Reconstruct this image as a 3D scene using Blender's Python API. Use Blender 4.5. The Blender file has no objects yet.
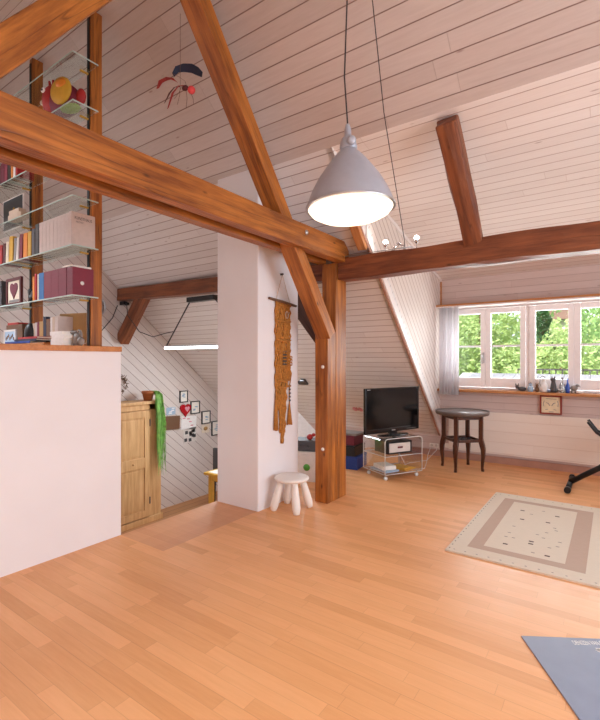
import bpy, bmesh, math, random
from mathutils import Vector, Matrix, noise
random.seed(7)
S = bpy.context.scene
C = S.collection
PI = math.pi
# ---------------------------------------------------------------- camera, world, light, exposure
cd = bpy.data.cameras.new('camera'); cam = bpy.data.objects.new('camera', cd); C.objects.link(cam)
cam.location = (0, 0, 1.35); cam.rotation_euler = (PI/2, 0, math.radians(35.2))
cd.sensor_fit = 'HORIZONTAL'; cd.sensor_width = 36; cd.lens = 445/600*36; cd.clip_start = .05; cd.clip_end = 300
S.camera = cam
S.view_settings.view_transform = 'Standard'; S.view_settings.look = 'None'
S.view_settings.exposure = 0.58; S.view_settings.gamma = 1.0; S.view_settings.use_curve_mapping = False
S.cycles.max_bounces = 10; S.cycles.diffuse_bounces = 6; S.cycles.transparent_max_bounces = 24
S.cycles.caustics_reflective = False; S.cycles.caustics_refractive = False
S.cycles.sample_clamp_indirect = 6
w = bpy.data.worlds.new('sky'); S.world = w; w.use_nodes = True
bg = w.node_tree.nodes['Background']; bg.inputs[0].default_value = (.86, .93, 1, 1); bg.inputs[1].default_value = 1.3
def lamp(name, kind, loc, rot, energy, color=(1, 1, 1), size=None, size_y=None, **k):
    l = bpy.data.lights.new(name, kind); l.energy = energy; l.color = color
    if size: 
        l.shape = 'RECTANGLE'; l.size = size; l.size_y = size_y or size
    for a, b in k.items(): setattr(l, a, b)
    o = bpy.data.objects.new(name, l); C.objects.link(o); o.location = loc; o.rotation_euler = rot
    return o
lamp('sun', 'SUN', (0, -10, 20), (math.radians(48), 0, math.radians(-25)), 5.5, (1, .95, .86), angle=.01)
# unseen fill lights added, no openings built: behind, right gable, near roof, stairwell
lamp('rear_fill', 'AREA', (-.3, -2.28, 1.35), (math.radians(90), 0, 0), 100, (.74, .88, 1), 3.0, 1.3)
lamp('gable_fill', 'AREA', (2.9, 2.0, 1.45), (math.radians(90), 0, math.radians(90)), 90, (.74, .88, 1), 3.2, 2.2)
lamp('near_roof_fill', 'AREA', (.4, .35, 2.72), (math.radians(-40.7), 0, 0), 42, (.74, .88, 1), 1.4, .9)
lamp('stair_fill', 'AREA', (-4.6, .75, 3.02), (math.radians(-40.7), 0, 0), 95, (.80, .91, 1), 1.0, .9)  # added to brighten the stairwell over the return wall
lamp('lower_stair_fill', 'AREA', (-4.2, 5.0, 1.33), (math.radians(-40.7), 0, 0), 34, (.82, .92, 1), 1.0, .9)  # added out of sight behind the chimney to lift the stairwell
lamp('dormer_window_daylight', 'AREA', (-.55, 6.5, 1.55), (math.radians(-90), 0, 0), 48, (.95, 1, 1), 2.4, .9)

# ---------------------------------------------------------------- materials
def lin(c):
    if isinstance(c, str):
        c = [int(c[i:i+2], 16)/255 for i in (0, 2, 4)]
    return tuple(((x+.055)/1.055)**2.4 if x > .04045 else x/12.92 for x in c) + (1,)
class NT:
    def __init__(s, name):
        s.m = bpy.data.materials.new(name); s.m.use_nodes = True; s.t = s.m.node_tree
        s.b = s.t.nodes['Principled BSDF']; s.out = s.t.nodes['Material Output']
    def n(s, typ, **k):
        x = s.t.nodes.new(typ)
        for a, b in k.items(): setattr(x, a, b)
        return x
    def put(s, sock, v):
        if isinstance(v, bpy.types.NodeSocket): s.t.links.new(v, sock)
        else: sock.default_value = v
    def math(s, op, a, b=None, c=None, clamp=False):
        x = s.n('ShaderNodeMath', operation=op, use_clamp=clamp); s.put(x.inputs[0], a)
        if b is not None: s.put(x.inputs[1], b)
        if c is not None: s.put(x.inputs[2], c)
        return x.outputs[0]
    def dot(s, v, d):
        x = s.n('ShaderNodeVectorMath', operation='DOT_PRODUCT'); s.put(x.inputs[0], v); x.inputs[1].default_value = d
        return x.outputs['Value']
    def xyz(s, a, b, c):
        x = s.n('ShaderNodeCombineXYZ')
        for i, v in enumerate((a, b, c)): s.put(x.inputs[i], v)
        return x.outputs[0]
    def mix(s, f, a, b):
        x = s.n('ShaderNodeMix', data_type='RGBA'); s.put(x.inputs[0], f); s.put(x.inputs[6], a); s.put(x.inputs[7], b)
        return x.outputs[2]
    def noise(s, v, scale, detail=3, rough=.5):
        x = s.n('ShaderNodeTexNoise'); s.put(x.inputs['Vector'], v); x.inputs['Scale'].default_value = scale
        x.inputs['Detail'].default_value = detail; x.inputs['Roughness'].default_value = rough
        return x.outputs[0]
    def wn(s, v):
        x = s.n('ShaderNodeTexWhiteNoise', noise_dimensions='3D'); s.put(x.inputs['Vector'], v)
        return x.outputs['Value']
    def rng(s, v, a, b, c=0, d=1):
        x = s.n('ShaderNodeMapRange'); s.put(x.inputs[0], v)
        for i, q in enumerate((a, b, c, d)): x.inputs[i+1].default_value = q
        return x.outputs[0]
    def bump(s, h, st=.3, dist=.01):
        x = s.n('ShaderNodeBump'); x.inputs['Strength'].default_value = st; x.inputs['Distance'].default_value = dist
        s.put(x.inputs['Height'], h); s.t.links.new(x.outputs[0], s.b.inputs['Normal'])
    def col(s, v): s.put(s.b.inputs['Base Color'], v)
    def rough(s, v): s.put(s.b.inputs['Roughness'], v)
    def pos(s): return s.n('ShaderNodeNewGeometry').outputs['Position']
    def obj(s): return s.n('ShaderNodeTexCoord').outputs['Object']

def plain(name, c, rough=.6, metal=0, var=.06, scale=30, **k):
    t = NT(name); a = lin(c)
    n = t.noise(t.obj(), scale, 3)
    t.col(t.mix(t.rng(n, .3, .7), tuple(x*(1-var) for x in a[:3])+(1,), tuple(min(1, x*(1+var)) for x in a[:3])+(1,)))
    t.rough(rough); t.b.inputs['Metallic'].default_value = metal
    for a_, b_ in k.items(): t.b.inputs[a_.replace('_', ' ')].default_value = b_
    return t.m
def boards(name, across, along, width, ca, cb, groove, off=0, g=.045, length=2.6, knots=True):
    t = NT(name); p = t.pos()
    h = t.math('ADD', t.math('DIVIDE', t.dot(p, across), width), off)
    row = t.math('FLOOR', h); fr = t.math('FRACT', h)
    l = t.dot(p, along)
    l2 = t.math('ADD', t.math('DIVIDE', l, length), t.math('MULTIPLY', t.wn(t.xyz(row, 3.1, 0)), 7.3))
    seg = t.math('FLOOR', l2); fl_ = t.math('FRACT', l2)
    rnd = t.wn(t.xyz(row, seg, 5.7))
    grain = t.noise(t.xyz(t.math('MULTIPLY', l, 2.2), t.math('MULTIPLY', h, 3.2), t.math('MULTIPLY', row, 4.37)), 2.2, 5, .62)
    base = t.mix(t.math('ADD', t.math('MULTIPLY', rnd, .55), t.math('MULTIPLY', t.rng(grain, .3, .7), .45)), lin(ca), lin(cb))
    if knots:
        v = t.n('ShaderNodeTexVoronoi'); t.put(v.inputs['Vector'], t.xyz(t.math('MULTIPLY', l, 1.0), t.math('MULTIPLY', h, .42), t.math('MULTIPLY', row, 3.7)))
        v.inputs['Scale'].default_value = 2.3
        kn = t.rng(v.outputs['Distance'], .03, .075, 1, 0)
        base = t.mix(t.math('MULTIPLY', kn, .55), base, lin('8a6257'))
    e = t.math('MINIMUM', fr, t.math('SUBTRACT', 1, fr))
    gm = t.rng(e, g*.35, g, 1, 0)
    em = t.rng(t.math('MINIMUM', fl_, t.math('SUBTRACT', 1, fl_)),   .0004, .0010, .35, 0)
    gr = t.math('MAXIMUM', gm, em)
    t.col(t.mix(gr, base, lin(groove))); t.rough(.55)
    t.bump(t.math('SUBTRACT', 1, gr), .5, .006)
    return t.m
def wood(name, dark, light, rough=.5, scale=1.0, crack=.5, spec=.4, ax='x'):
    t = NT(name); o = t.obj(); x = t.dot(o, (1, 0, 0)); y = t.dot(o, (0, 1, 0)); z = t.dot(o, (0, 0, 1))
    if ax == 'z': x, z = z, x
    v = t.xyz(t.math('MULTIPLY', x, 1.1*scale), t.math('MULTIPLY', y, 13*scale), t.math('MULTIPLY', z, 13*scale))
    n1 = t.noise(v, 1.6, 6, .65)
    n2 = t.noise(t.xyz(t.math('MULTIPLY', x, .8*scale), t.math('MULTIPLY', y, 60*scale), t.math('MULTIPLY', z, 60*scale)), 1.5, 2, .5)
    big = t.noise(o, 3.5*scale, 2)
    f = t.math('ADD', t.math('MULTIPLY', t.rng(n1, .38, .64), .6), t.math('ADD', t.math('MULTIPLY', n2, .2), t.math('MULTIPLY', t.rng(big, .3, .7), .2)))
    c = t.mix(f, lin(dark), lin(light))
    ck = t.noise(t.xyz(t.math('MULTIPLY', x, .7*scale), t.math('MULTIPLY', y, 16*scale), t.math('MULTIPLY', z, 16*scale)), 1.0, 1, .5)
    cm = t.rng(t.math('ABSOLUTE', t.math('SUBTRACT', ck, .5)), .0, .012, crack, 0)
    vo = t.n('ShaderNodeTexVoronoi'); t.put(vo.inputs['Vector'], t.xyz(t.math('MULTIPLY', x, 1.4), t.math('MULTIPLY', y, 3.2), t.math('MULTIPLY', z, 3.2))); vo.inputs['Scale'].default_value = 2.2*scale
    kn = t.rng(vo.outputs['Distance'], .03, .10, .8*min(1, crack*2), 0)
    c = t.mix(t.math('MAXIMUM', cm, kn), c, tuple(q*.28 for q in lin(dark)[:3])+(1,))
    t.col(c); t.rough(rough); t.b.inputs['Specular IOR Level'].default_value = spec
    t.bump(t.math('SUBTRACT', n1, t.math('MULTIPLY', cm, 1.0)), .35, .01)
    return t.m
def plaster(name, c):
    t = NT(name); p = t.pos(); a = lin(c)
    n = t.noise(p, 2.2, 3); n2 = t.noise(p, 60, 3)
    t.col(t.mix(t.rng(n, .3, .7), tuple(x*.96 for x in a[:3])+(1,), a)); t.rough(.75); t.bump(n2, .12, .004)
    return t.m
def glassy(name, tint=(1, 1, 1, 1), gl=.1, rough=.02, mxg=.75):
    t = NT(name); t.t.nodes.remove(t.b)
    tr = t.n('ShaderNodeBsdfTransparent'); tr.inputs[0].default_value = tint
    gg = t.n('ShaderNodeBsdfGlossy'); gg.inputs['Roughness'].default_value = rough
    lw = t.n('ShaderNodeLayerWeight'); lw.inputs[0].default_value = .35
    mx = t.n('ShaderNodeMixShader'); t.put(mx.inputs[0], t.rng(lw.outputs['Fresnel'], 0, 1, gl, mxg))
    t.put(mx.inputs[1], tr.outputs[0]); t.put(mx.inputs[2], gg.outputs[0]); t.t.links.new(mx.outputs[0], t.out.inputs[0])
    return t.m
def emis(name, c, s):
    t = NT(name); t.b.inputs['Emission Color'].default_value = lin(c); t.b.inputs['Emission Strength'].default_value = s
    t.col(lin(c)); return t.m

def parquet():
    t = NT('beech_parquet'); p = t.pos(); x = t.dot(p, (1, 0, 0)); y = t.dot(p, (0, 1, 0))
    h = t.math('DIVIDE', y, .071); row = t.math('FLOOR', h); fr = t.math('FRACT', h)
    l = t.math('ADD', t.math('DIVIDE', x, .62), t.math('MULTIPLY', t.wn(t.xyz(row, 1.3, 2)), 9.1))
    seg = t.math('FLOOR', l); fl_ = t.math('FRACT', l)
    r = t.wn(t.xyz(row, seg, 1)); r3 = t.math('POWER', r, 1.6)
    gr = t.noise(t.xyz(t.math('MULTIPLY', x, 3), t.math('MULTIPLY', y, 40), t.math('MULTIPLY', r, 9)), 1.6, 4, .6)
    f = t.math('ADD', t.math('MULTIPLY', r3, .72), t.math('MULTIPLY', t.rng(gr, .3, .7), .28))
    c = t.mix(f, lin('f0b078'), lin('d8965c'))
    e = t.math('MINIMUM', fr, t.math('SUBTRACT', 1, fr)); e2 = t.math('MINIMUM', fl_, t.math('SUBTRACT', 1, fl_))
    gm = t.math('MAXIMUM', t.rng(e, .006, .022, .35, 0), t.rng(e2, .0008, .003, .35, 0))
    h3 = t.math('FRACT', t.math('DIVIDE', y, .213)); e3 = t.math('MINIMUM', h3, t.math('SUBTRACT', 1, h3))
    gm = t.math('MAXIMUM', gm, t.rng(e3, .002, .009, .5, 0))
    land = t.math('MULTIPLY', t.math('LESS_THAN', x, -2.6), t.math('MULTIPLY', t.math('GREATER_THAN', y, 2.01), t.math('LESS_THAN', y, 3.02)))
    pl = t.wn(t.xyz(t.math('FLOOR', t.math('DIVIDE', x, .17)), 1, 1)); c = t.mix(t.math('MULTIPLY', land, .75), c, t.mix(pl, lin('d89a6e'), lin('cc8c62')))
    t.col(t.mix(gm, c, lin('b07646'))); t.rough(t.rng(gr, .3, .7, .38, .50)); t.b.inputs['Specular IOR Level'].default_value = .5
    t.b.inputs['Coat Weight'].default_value = .12; t.b.inputs['Coat Roughness'].default_value = .22
    return t.m
def sheer(n, c):
    t = NT(n); t.col(lin(c)); t.rough(.8); tr = t.n('ShaderNodeBsdfTranslucent'); tr.inputs[0].default_value = lin(c)
    mx = t.n('ShaderNodeMixShader'); mx.inputs[0].default_value = .6
    t.t.links.new(t.b.outputs[0], mx.inputs[1]); t.t.links.new(tr.outputs[0], mx.inputs[2]); t.t.links.new(mx.outputs[0], t.out.inputs[0]); return t.m
SL = math.atan(.86); uR = (0, math.cos(SL), -math.sin(SL)); X_ = (1, 0, 0)
WA, WB, GV = 'e6dfdc', 'd6ccc8', '9c837c'
M = dict(
 floor=parquet(),
 lowfloor=boards('stair_floor_boards', (1, 0, 0), (0, 1, 0), .14, 'c08a5c', 'a8744a', '6e4426', knots=False),
 roof=boards('whitewashed_roof_boards_shaded', uR, X_, .119, 'd6cbc6', 'c2b4ae', '8c736b', g=.04),  # same whitewash as the lower boards, toned darker for the dim upper slope
 rooflow=boards('whitewashed_lower_roof_boards', uR, X_, .09, 'e9e4e3', 'dad3d1', GV, g=.05),
 roofnear=boards('whitewashed_near_roof_boards', (0, math.cos(SL), math.sin(SL)), X_, .119, WA, WB, GV),
 dormer=boards('whitewashed_dormer_boards', (0, 1, 0), X_, .107, 'efe6e2', 'e2d6d1', 'b09389', g=.045),
 cheek=boards('whitewashed_cheek_boards', (0, math.sin(SL), math.cos(SL)), uR, .085, 'ebe0da', 'ddd0c8', 'a88d82', g=.08, knots=False),
 winwall=boards('whitewashed_wall_boards', (0, 0, 1), X_, .088, 'dccbc6', 'cbb6b0', 'a88c84', g=.03),
 gable=boards('whitewashed_gable_boards', (0, math.sin(math.radians(40)), math.cos(math.radians(40))), (0, math.cos(math.radians(40)), -math.sin(math.radians(40))), .115, 'ddd2cc', 'cdbfb8', '86695e', g=.04, knots=False),
 plaster=plaster('white_plaster', 'f4f2f5'),
 beam=wood('orange_stained_timber', '6c3410', 'cc7f36', .42),
 beam2=wood('brown_stained_timber', '54281a', '9c5c38', .45),
 beamd=wood('shade_dark_timber', '3e2a24', '6b4a3e', .7),  # shade put into the timber colour for the unlit brace
 ledge=wood('ledge_beech', 'b06c38', 'd89458', .4, crack=.1),
 trim=wood('pine_trim', 'a8683c', 'cf9560', .45, crack=.1),
 base=plain('pinkish_baseboard', 'b08574', .5, var=.12, scale=6),
 panel=boards('cream_panel_boards', (0, 0, 1), X_, .14, 'f4ebe2', 'efe4da', 'e2d2c4', g=.02, knots=False),
 whitetrim=plain('white_painted_wood', 'ece4e2', .45, var=.02),
 winframe=plain('window_paint', 'f6f0f0', .4, var=.02),
 muntin=plain('white_muntin', 'f4f4f6', .4, var=.01),
 pane=glassy('window_glass', (1, 1, 1, 1), .02, .02, .4),
 shelfglass=glassy('shelf_glass', (.93, .97, .95, 1), .05, .02, .35),
 acrylic=glassy('acrylic', (.98, .98, .98, 1), .03, .05, .25),
 acredge=plain('acrylic_edge', 'dfe3e2', .15, var=.02, Transmission_Weight=.0),
 glassedge=plain('polished_glass_edge', 'b8ccc4', .2, var=.05),
 steel=plain('brushed_steel', 'c8c8cc', .28, .9, var=.03),
 chrome=plain('chrome', 'd8d8da', .15, 1, var=.02),
 black=plain('black_plastic', '17171a', .35, var=.1),
 blackm=plain('black_metal', '1c1b1d', .4, .3),
 cable=plain('dark_cable', '3a3335', .6),
 silver=plain('silver_paint', 'aeb0ba', .3, .25, var=.03),
 opal=emis('lit_opal_glass', 'ffecd2', 1.25),
 tube=emis('lit_tube', 'ffffff', 6),
 bulb=emis('lit_halogen', 'fff6ea', 40),
 pine=wood('honey_pine', 'bd8c58', 'e0b684', .5, crack=.05, ax='z'),
 darkwood=wood('dark_walnut', '301812', '683a22', .35, crack=.2, scale=3, ax='z'),
 tabletop=plain('pewter_tray_top', '8b8584', .35, .3, var=.15, scale=12),
 screen=plain('tv_screen', '08080a', .12, var=.1),
 bezel=plain('tv_bezel', '131316', .18),
 curtain=sheer('sheer_white_curtain', 'f6f4f6'),
 whiteplastic=plain('white_plastic', 'f4efe9', .4, var=.01),
)
for k, c in dict(red='b02a2a', dkred='7c2036', burg='6a1c30', maroon='5a2024', yellow='d0a030', orange='d8801c', blue='1f3f8c', skyblue='2a6ca8', navy='1a2440',
                 beige='c8b29c', cream='e2d4c0', tan='b89058', grey='8a8480', dkgrey='4a4648', brown='6e4c34', white='ece8e6', green='4c9a38', terracotta='b4683c',
                 pink='d8909c', gold='c89c3c', slip='cbbab2', paper='efe9e0', pale='d8cfc8', ltblue='9fb6cc', lime='a4c83c', bluegrey='7f93b4').items():
    M[k] = plain(k + '_cover', c, .55, var=.05)
def M_(k): return M[k] if isinstance(k, str) else k

# ---------------------------------------------------------------- mesh helpers
class MB:
    def __init__(s): s.b = bmesh.new(); s.i = 0
    def mat(s, i): s.i = i; return s
    def _f(s, vs, smooth=False):
        try: f = s.b.faces.new(vs)
        except ValueError: return
        f.material_index = s.i; f.smooth = smooth
    def box(s, a, b, T=None):
        x0, y0, z0 = a; x1, y1, z1 = b
        P = [(x0, y0, z0), (x1, y0, z0), (x1, y1, z0), (x0, y1, z0), (x0, y0, z1), (x1, y0, z1), (x1, y1, z1), (x0, y1, z1)]
        return s.hexa(P, T)
    def hexa(s, P, T=None):
        v = [s.b.verts.new((T @ Vector(p)) if T else p) for p in P]
        for f in ((3, 2, 1, 0), (4, 5, 6, 7), (0, 1, 5, 4), (1, 2, 6, 5), (2, 3, 7, 6), (3, 0, 4, 7)): s._f([v[i] for i in f])
        return s
    def cbox(s, c, d, T=None):
        return s.box([c[i]-d[i]/2 for i in range(3)], [c[i]+d[i]/2 for i in range(3)], T)
    def prism(s, pts, off, T=None):
        off = Vector(off); n = len(pts)
        a = [s.b.verts.new((T @ Vector(p)) if T else Vector(p)) for p in pts]
        b = [s.b.verts.new((T @ (Vector(p)+off)) if T else Vector(p)+off) for p in pts]
        s._f(list(reversed(a))); s._f(b)
        for i in range(n): s._f([a[i], a[(i+1) % n], b[(i+1) % n], b[i]])
        return s
    def tube(s, pts, r, seg=8, cap=True, smooth=True):
        pts = [Vector(p) for p in pts]; rs = r if isinstance(r, (list, tuple)) else [r]*len(pts)
        rings = []; pu = None
        for i, p in enumerate(pts):
            d = (pts[min(i+1, len(pts)-1)]-pts[max(i-1, 0)])
            if d.length < 1e-9: d = Vector((0, 0, 1))
            d.normalize()
            if pu is None: pu = d.orthogonal().normalized()
            u = (pu - d*pu.dot(d)); u = u.normalized() if u.length > 1e-6 else d.orthogonal().normalized(); pu = u
            v = d.cross(u)
            rings.append([s.b.verts.new(p + (u*math.cos(2*PI*k/seg)+v*math.sin(2*PI*k/seg))*rs[i]) for k in range(seg)])
        for a, b in zip(rings, rings[1:]):
            for k in range(seg): s._f([a[k], a[(k+1) % seg], b[(k+1) % seg], b[k]], smooth)
        if cap: s._f(list(reversed(rings[0]))); s._f(rings[-1])
        return s
    def lathe(s, prof, c=(0, 0, 0), seg=32, T=None, smooth=True, sy=1):
        c = Vector(c); rings = []
        for r, z in prof:
            if r < 1e-6: rings.append([s.b.verts.new((T @ Vector((0, 0, z))) + c if T else c+Vector((0, 0, z)))])
            else:
                R = []
                for k in range(seg):
                    p = Vector((r*math.cos(2*PI*k/seg), sy*r*math.sin(2*PI*k/seg), z)); R.append(s.b.verts.new((T @ p if T else p)+c))
                rings.append(R)
        for a, b in zip(rings, rings[1:]):
            for k in range(seg):
                k2 = (k+1) % seg
                if len(a) == 1 and len(b) == 1: continue
                if len(a) == 1: s._f([a[0], b[k2], b[k]], smooth)
                elif len(b) == 1: s._f([a[k], a[k2], b[0]], smooth)
                else: s._f([a[k], a[k2], b[k2], b[k]], smooth)
        if len(rings[0]) > 1: s._f(list(reversed(rings[0])))
        if len(rings[-1]) > 1: s._f(rings[-1])
        return s
    def ball(s, c, r, seg=16, T=None):
        r = (r, r, r) if not isinstance(r, (tuple, list)) else r
        n = seg//2; c = Vector(c); rings = []
        for i in range(n+1):
            th = PI*i/n
            R = [Vector((0, 0, math.cos(th)*r[2]))] if i in (0, n) else [Vector((r[0]*math.sin(th)*math.cos(2*PI*k/seg), r[1]*math.sin(th)*math.sin(2*PI*k/seg), r[2]*math.cos(th))) for k in range(seg)]
            rings.append([s.b.verts.new((T @ p if T else p)+c) for p in R])
        for a, b in zip(rings, rings[1:]):
            for k in range(seg):
                k2 = (k+1) % seg
                if len(a) == 1: s._f([a[0], b[k], b[k2]], True)
                elif len(b) == 1: s._f([a[k], b[0], a[k2]], True)
                else: s._f([a[k], b[k], b[k2], a[k2]], True)
        return s
    def quad(s, P): s._f([s.b.verts.new(p) for p in P]); return s
    def warp(s, fn):
        for v in s.b.verts: v.co = fn(v.co.copy())
        return s
def obj(name, mb, mats, parent=None, loc=(0, 0, 0), rot=(0, 0, 0), bevel=0, kind=None, label=None, cat=None, group=None, fixn=True):
    if fixn: bmesh.ops.recalc_face_normals(mb.b, faces=mb.b.faces[:])
    me = bpy.data.meshes.new(name); mb.b.to_mesh(me); mb.b.free()
    for m in (mats if isinstance(mats, (list, tuple)) else [mats]): me.materials.append(M_(m))
    o = bpy.data.objects.new(name, me); C.objects.link(o); o.location = loc; o.rotation_euler = rot; o.parent = parent
    if bevel:
        m = o.modifiers.new('bevel', 'BEVEL'); m.width = bevel; m.segments = 2; m.limit_method = 'ANGLE'
    if kind: o['kind'] = kind
    if label: o['label'] = label
    if cat: o['category'] = cat
    if group: o['group'] = group
    return o
def thing(name, label, cat, loc=(0, 0, 0), rz=0, group=None):
    o = bpy.data.objects.new(name, None); C.objects.link(o); o.location = loc; o.rotation_euler = (0, 0, rz)
    o.empty_display_size = .1; o['label'] = label; o['category'] = cat
    if group: o['group'] = group
    return o
def dup(root, loc, rz=None, label=None):
    r = root.copy(); C.objects.link(r); r.location = loc
    if rz is not None: r.rotation_euler = (0, 0, rz)
    if label: r['label'] = label
    for ch in list(root.children):
        c = ch.copy(); C.objects.link(c); c.parent = r
        for g in list(ch.children):
            d = g.copy(); C.objects.link(d); d.parent = c
    return r
def struct(name, mb, mat, parent=None, **k): return obj(name, mb, mat, parent, kind='structure', **k)
def B(a, b): return MB().box(a, b)

def beam(name, p0, p1, wd, hg, mat, label, up=(0, 0, 1), seg=24, jit=.004, parent=None, cat='beam', taper=None, bev=.006, group=None):
    p0, p1 = Vector(p0), Vector(p1); x = (p1-p0); L = x.length; x.normalize()
    z = Vector(up); z = (z-x*z.dot(x)).normalized(); y = z.cross(x)
    mb = MB(); rings = []
    for i in range(seg+1):
        t = i/seg; X = t*L; k = taper(t) if taper else 1
        R = []
        for (sy, sz) in ((-1, -1), (0, -1), (1, -1), (1, 0), (1, 1), (0, 1), (-1, 1), (-1, 0)):
            q = Vector((X*1.7+3*sy, sz*2+p0.x*5, p0.y*3+p0.z*7))
            j = Vector((0, noise.noise(q)*jit, noise.noise(q+Vector((9, 9, 9)))*jit))
            R.append(mb.b.verts.new(Vector((X, sy*wd/2*k, sz*hg/2*k))+j))
        rings.append(R)
    for a, b in zip(rings, rings[1:]):
        for k in range(8): mb._f([a[k], a[(k+1) % 8], b[(k+1) % 8], b[k]])
    mb._f(list(reversed(rings[0]))); mb._f(rings[-1])
    o = obj(name, mb, mat, parent, bevel=bev, label=label, cat=cat, group=group)
    m = Matrix((x, y, z)).transposed().to_4x4(); m.translation = p0; o.matrix_world = m
    return o

# ---------------------------------------------------------------- room shell
zr = lambda y: 5.667-.86*y          # far roof plane
zn = lambda y: 4.119-.86*(1.8-y)    # near roof plane
zd = lambda y: 3.598-.18*y          # dormer ceiling
cx = lambda y: -1.84-.0471*(y-3.044)
GX, RX, NY = -5.92, 3.0, -2.35
struct('floor', B((-3.11, NY, -.2), (RX, 6.4, 0)), 'floor')
struct('floor.001', B((GX, NY, -1.24), (-3.11, 6.6, -1.04)), 'lowfloor')
struct('trim_1', B((-3.125, 2.01, -1.04), (-3.112, 3.03, -.02)), 'whitetrim')
struct('ceiling', MB().prism([(GX, 1.8, zr(1.8)), (GX, 3.044, zr(3.044)), (RX, 3.044, zr(3.044)), (RX, 1.8, zr(1.8))], (0, .09, .11)), 'roof')
struct('ceiling.001', MB().prism([(GX, 3.044, zr(3.044)), (GX, 6.7, zr(6.7)), (cx(6.7), 6.7, zr(6.7)), (cx(3.044), 3.044, zr(3.044))], (0, .09, .11)), 'rooflow')
struct('ceiling.002', MB().prism([(GX, NY-.2, zn(NY-.2)), (GX, 1.8, zn(1.8)), (RX, 1.8, zn(1.8)), (RX, NY-.2, zn(NY-.2))], (0, -.09, .11)), 'roofnear')
struct('ceiling.003', MB().prism([(cx(3.044)-.02, 3.044, zd(3.044)), (-2.02, 6.5, zd(6.5)), (RX, 6.5, zd(6.5)), (RX, 3.044, zd(3.044))], (0, 0, .12)), 'dormer')
ck = [(cx(y), y, z) for y, z in ((3.044, zr(3.044)), (6.27, zr(6.27)), (6.27, zd(6.27)))]
struct('wall_cheek', MB().prism(ck, (-.06, 0, 0)), 'cheek')
def along_roof(y0, y1, fx, w0, w1, th, name, mat):
    # strip lying along the slope: offsets w0..w1 in x from fx(y), hanging th below the roof plane
    mb = MB(); d = Vector((0, .652, .758))*-th
    P = [Vector((fx(y0)+w0, y0, zr(y0))), Vector((fx(y1)+w0, y1, zr(y1))), Vector((fx(y1)+w1, y1, zr(y1))), Vector((fx(y0)+w1, y0, zr(y0)))]
    mb.prism(P, d); return struct(name, mb, mat)
along_roof(3.5, 6.24, cx, -.020, .0, .018, 'trim_2', 'base')
mb = MB(); y0, y1 = 3.7, 6.2
mb.prism([(cx(y0), y0, zr(y0)), (cx(y1), y1, zr(y1)), (cx(y1), y1, zr(y1)+.115), (cx(y0), y0, zr(y0)+.115)], (.014, 0, 0))
struct('trim_3', mb, 'whitetrim')
mb = MB(); mb.prism([(cx(3.3), 3.3, zd(3.3)), (cx(6.24), 6.24, zd(6.24)), (cx(6.24), 6.24, zd(6.24)-.035), (cx(3.3), 3.3, zd(3.3)-.035)], (.02, 0, 0)); struct('trim_4', mb, 'whitetrim')
# window wall with the long opening, and the knee wall left of it
WY = 6.25; WX0, WX1, WZ0, WZ1 = -1.93, .75, .955, 2.075
mb = MB()
mb.box((-2.0, WY, 0), (RX, WY+.16, WZ0)); mb.box((-2.0, WY, WZ1), (RX, WY+.16, 2.62))
mb.box((-2.0, WY, WZ0), (WX0, WY+.16, WZ1)); mb.box((WX1, WY, WZ0), (RX, WY+.16, WZ1))
struct('wall_front', mb, 'winwall')
struct('wall_knee', B((GX, WY, -1.04), (-2.0, WY+.1, .34)), 'winwall')
struct('baseboard_front', B((-2.6, WY-.018, 0), (RX, WY, .085)), 'base')
struct('trim_5', B((-1.87, WY-.035, .12), (RX, WY, .665)), 'panel', bevel=.004)
struct('trim_6', B((-1.995, WY-.17, .925), (RX, WY+.03, .957)), 'trim', bevel=.004)
struct('trim_7', B((-1.985, WY-.23, 2.072), (RX, WY, 2.096)), 'trim', bevel=.003)
struct('trim_8', B((-1.985, WY-.222, 2.055), (RX, WY-.03, 2.072)), 'whitetrim')
struct('trim_9', B((-1.999, WY-.02, 2.096), (-1.972, WY, zd(6.24)-.0)), 'trim')
# gables and rear wall
def gable(X, t, y0, ybot):
    return MB().prism([(X, NY, ybot), (X, 6.45, ybot), (X, 6.45, zr(6.45)), (X, 1.8, zr(1.8)), (X, NY, zn(NY))], (t, 0, 0))
struct('wall_left', gable(GX, -.12, NY, -1.04), 'gable')
struct('wall_right', gable(RX, .12, NY, 0), 'plaster')
struct('wall_back', B((GX, NY-.12, -1.04), (RX, NY, .7)), 'plaster')
# half wall beside the stair, its return under the bookcase, the beech cap
struct('wall_stair', MB().box((-3.25, NY, -1.04), (-3.11, 2.01, 1.413)).box((GX, 1.60, -1.04), (-3.25, 2.01, 1.413)), 'plaster')
struct('trim_10', MB().box((-3.27, NY, 1.413), (-3.085, 2.005, 1.452)).box((GX, 1.58, 1.413), (-3.27, 2.005, 1.452)), 'ledge', bevel=.004)
struct('wall_chimney', B((-3.1, 3.02, -1.04), (-2.585, 3.635, 3.2)), 'plaster', bevel=.012)

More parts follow.
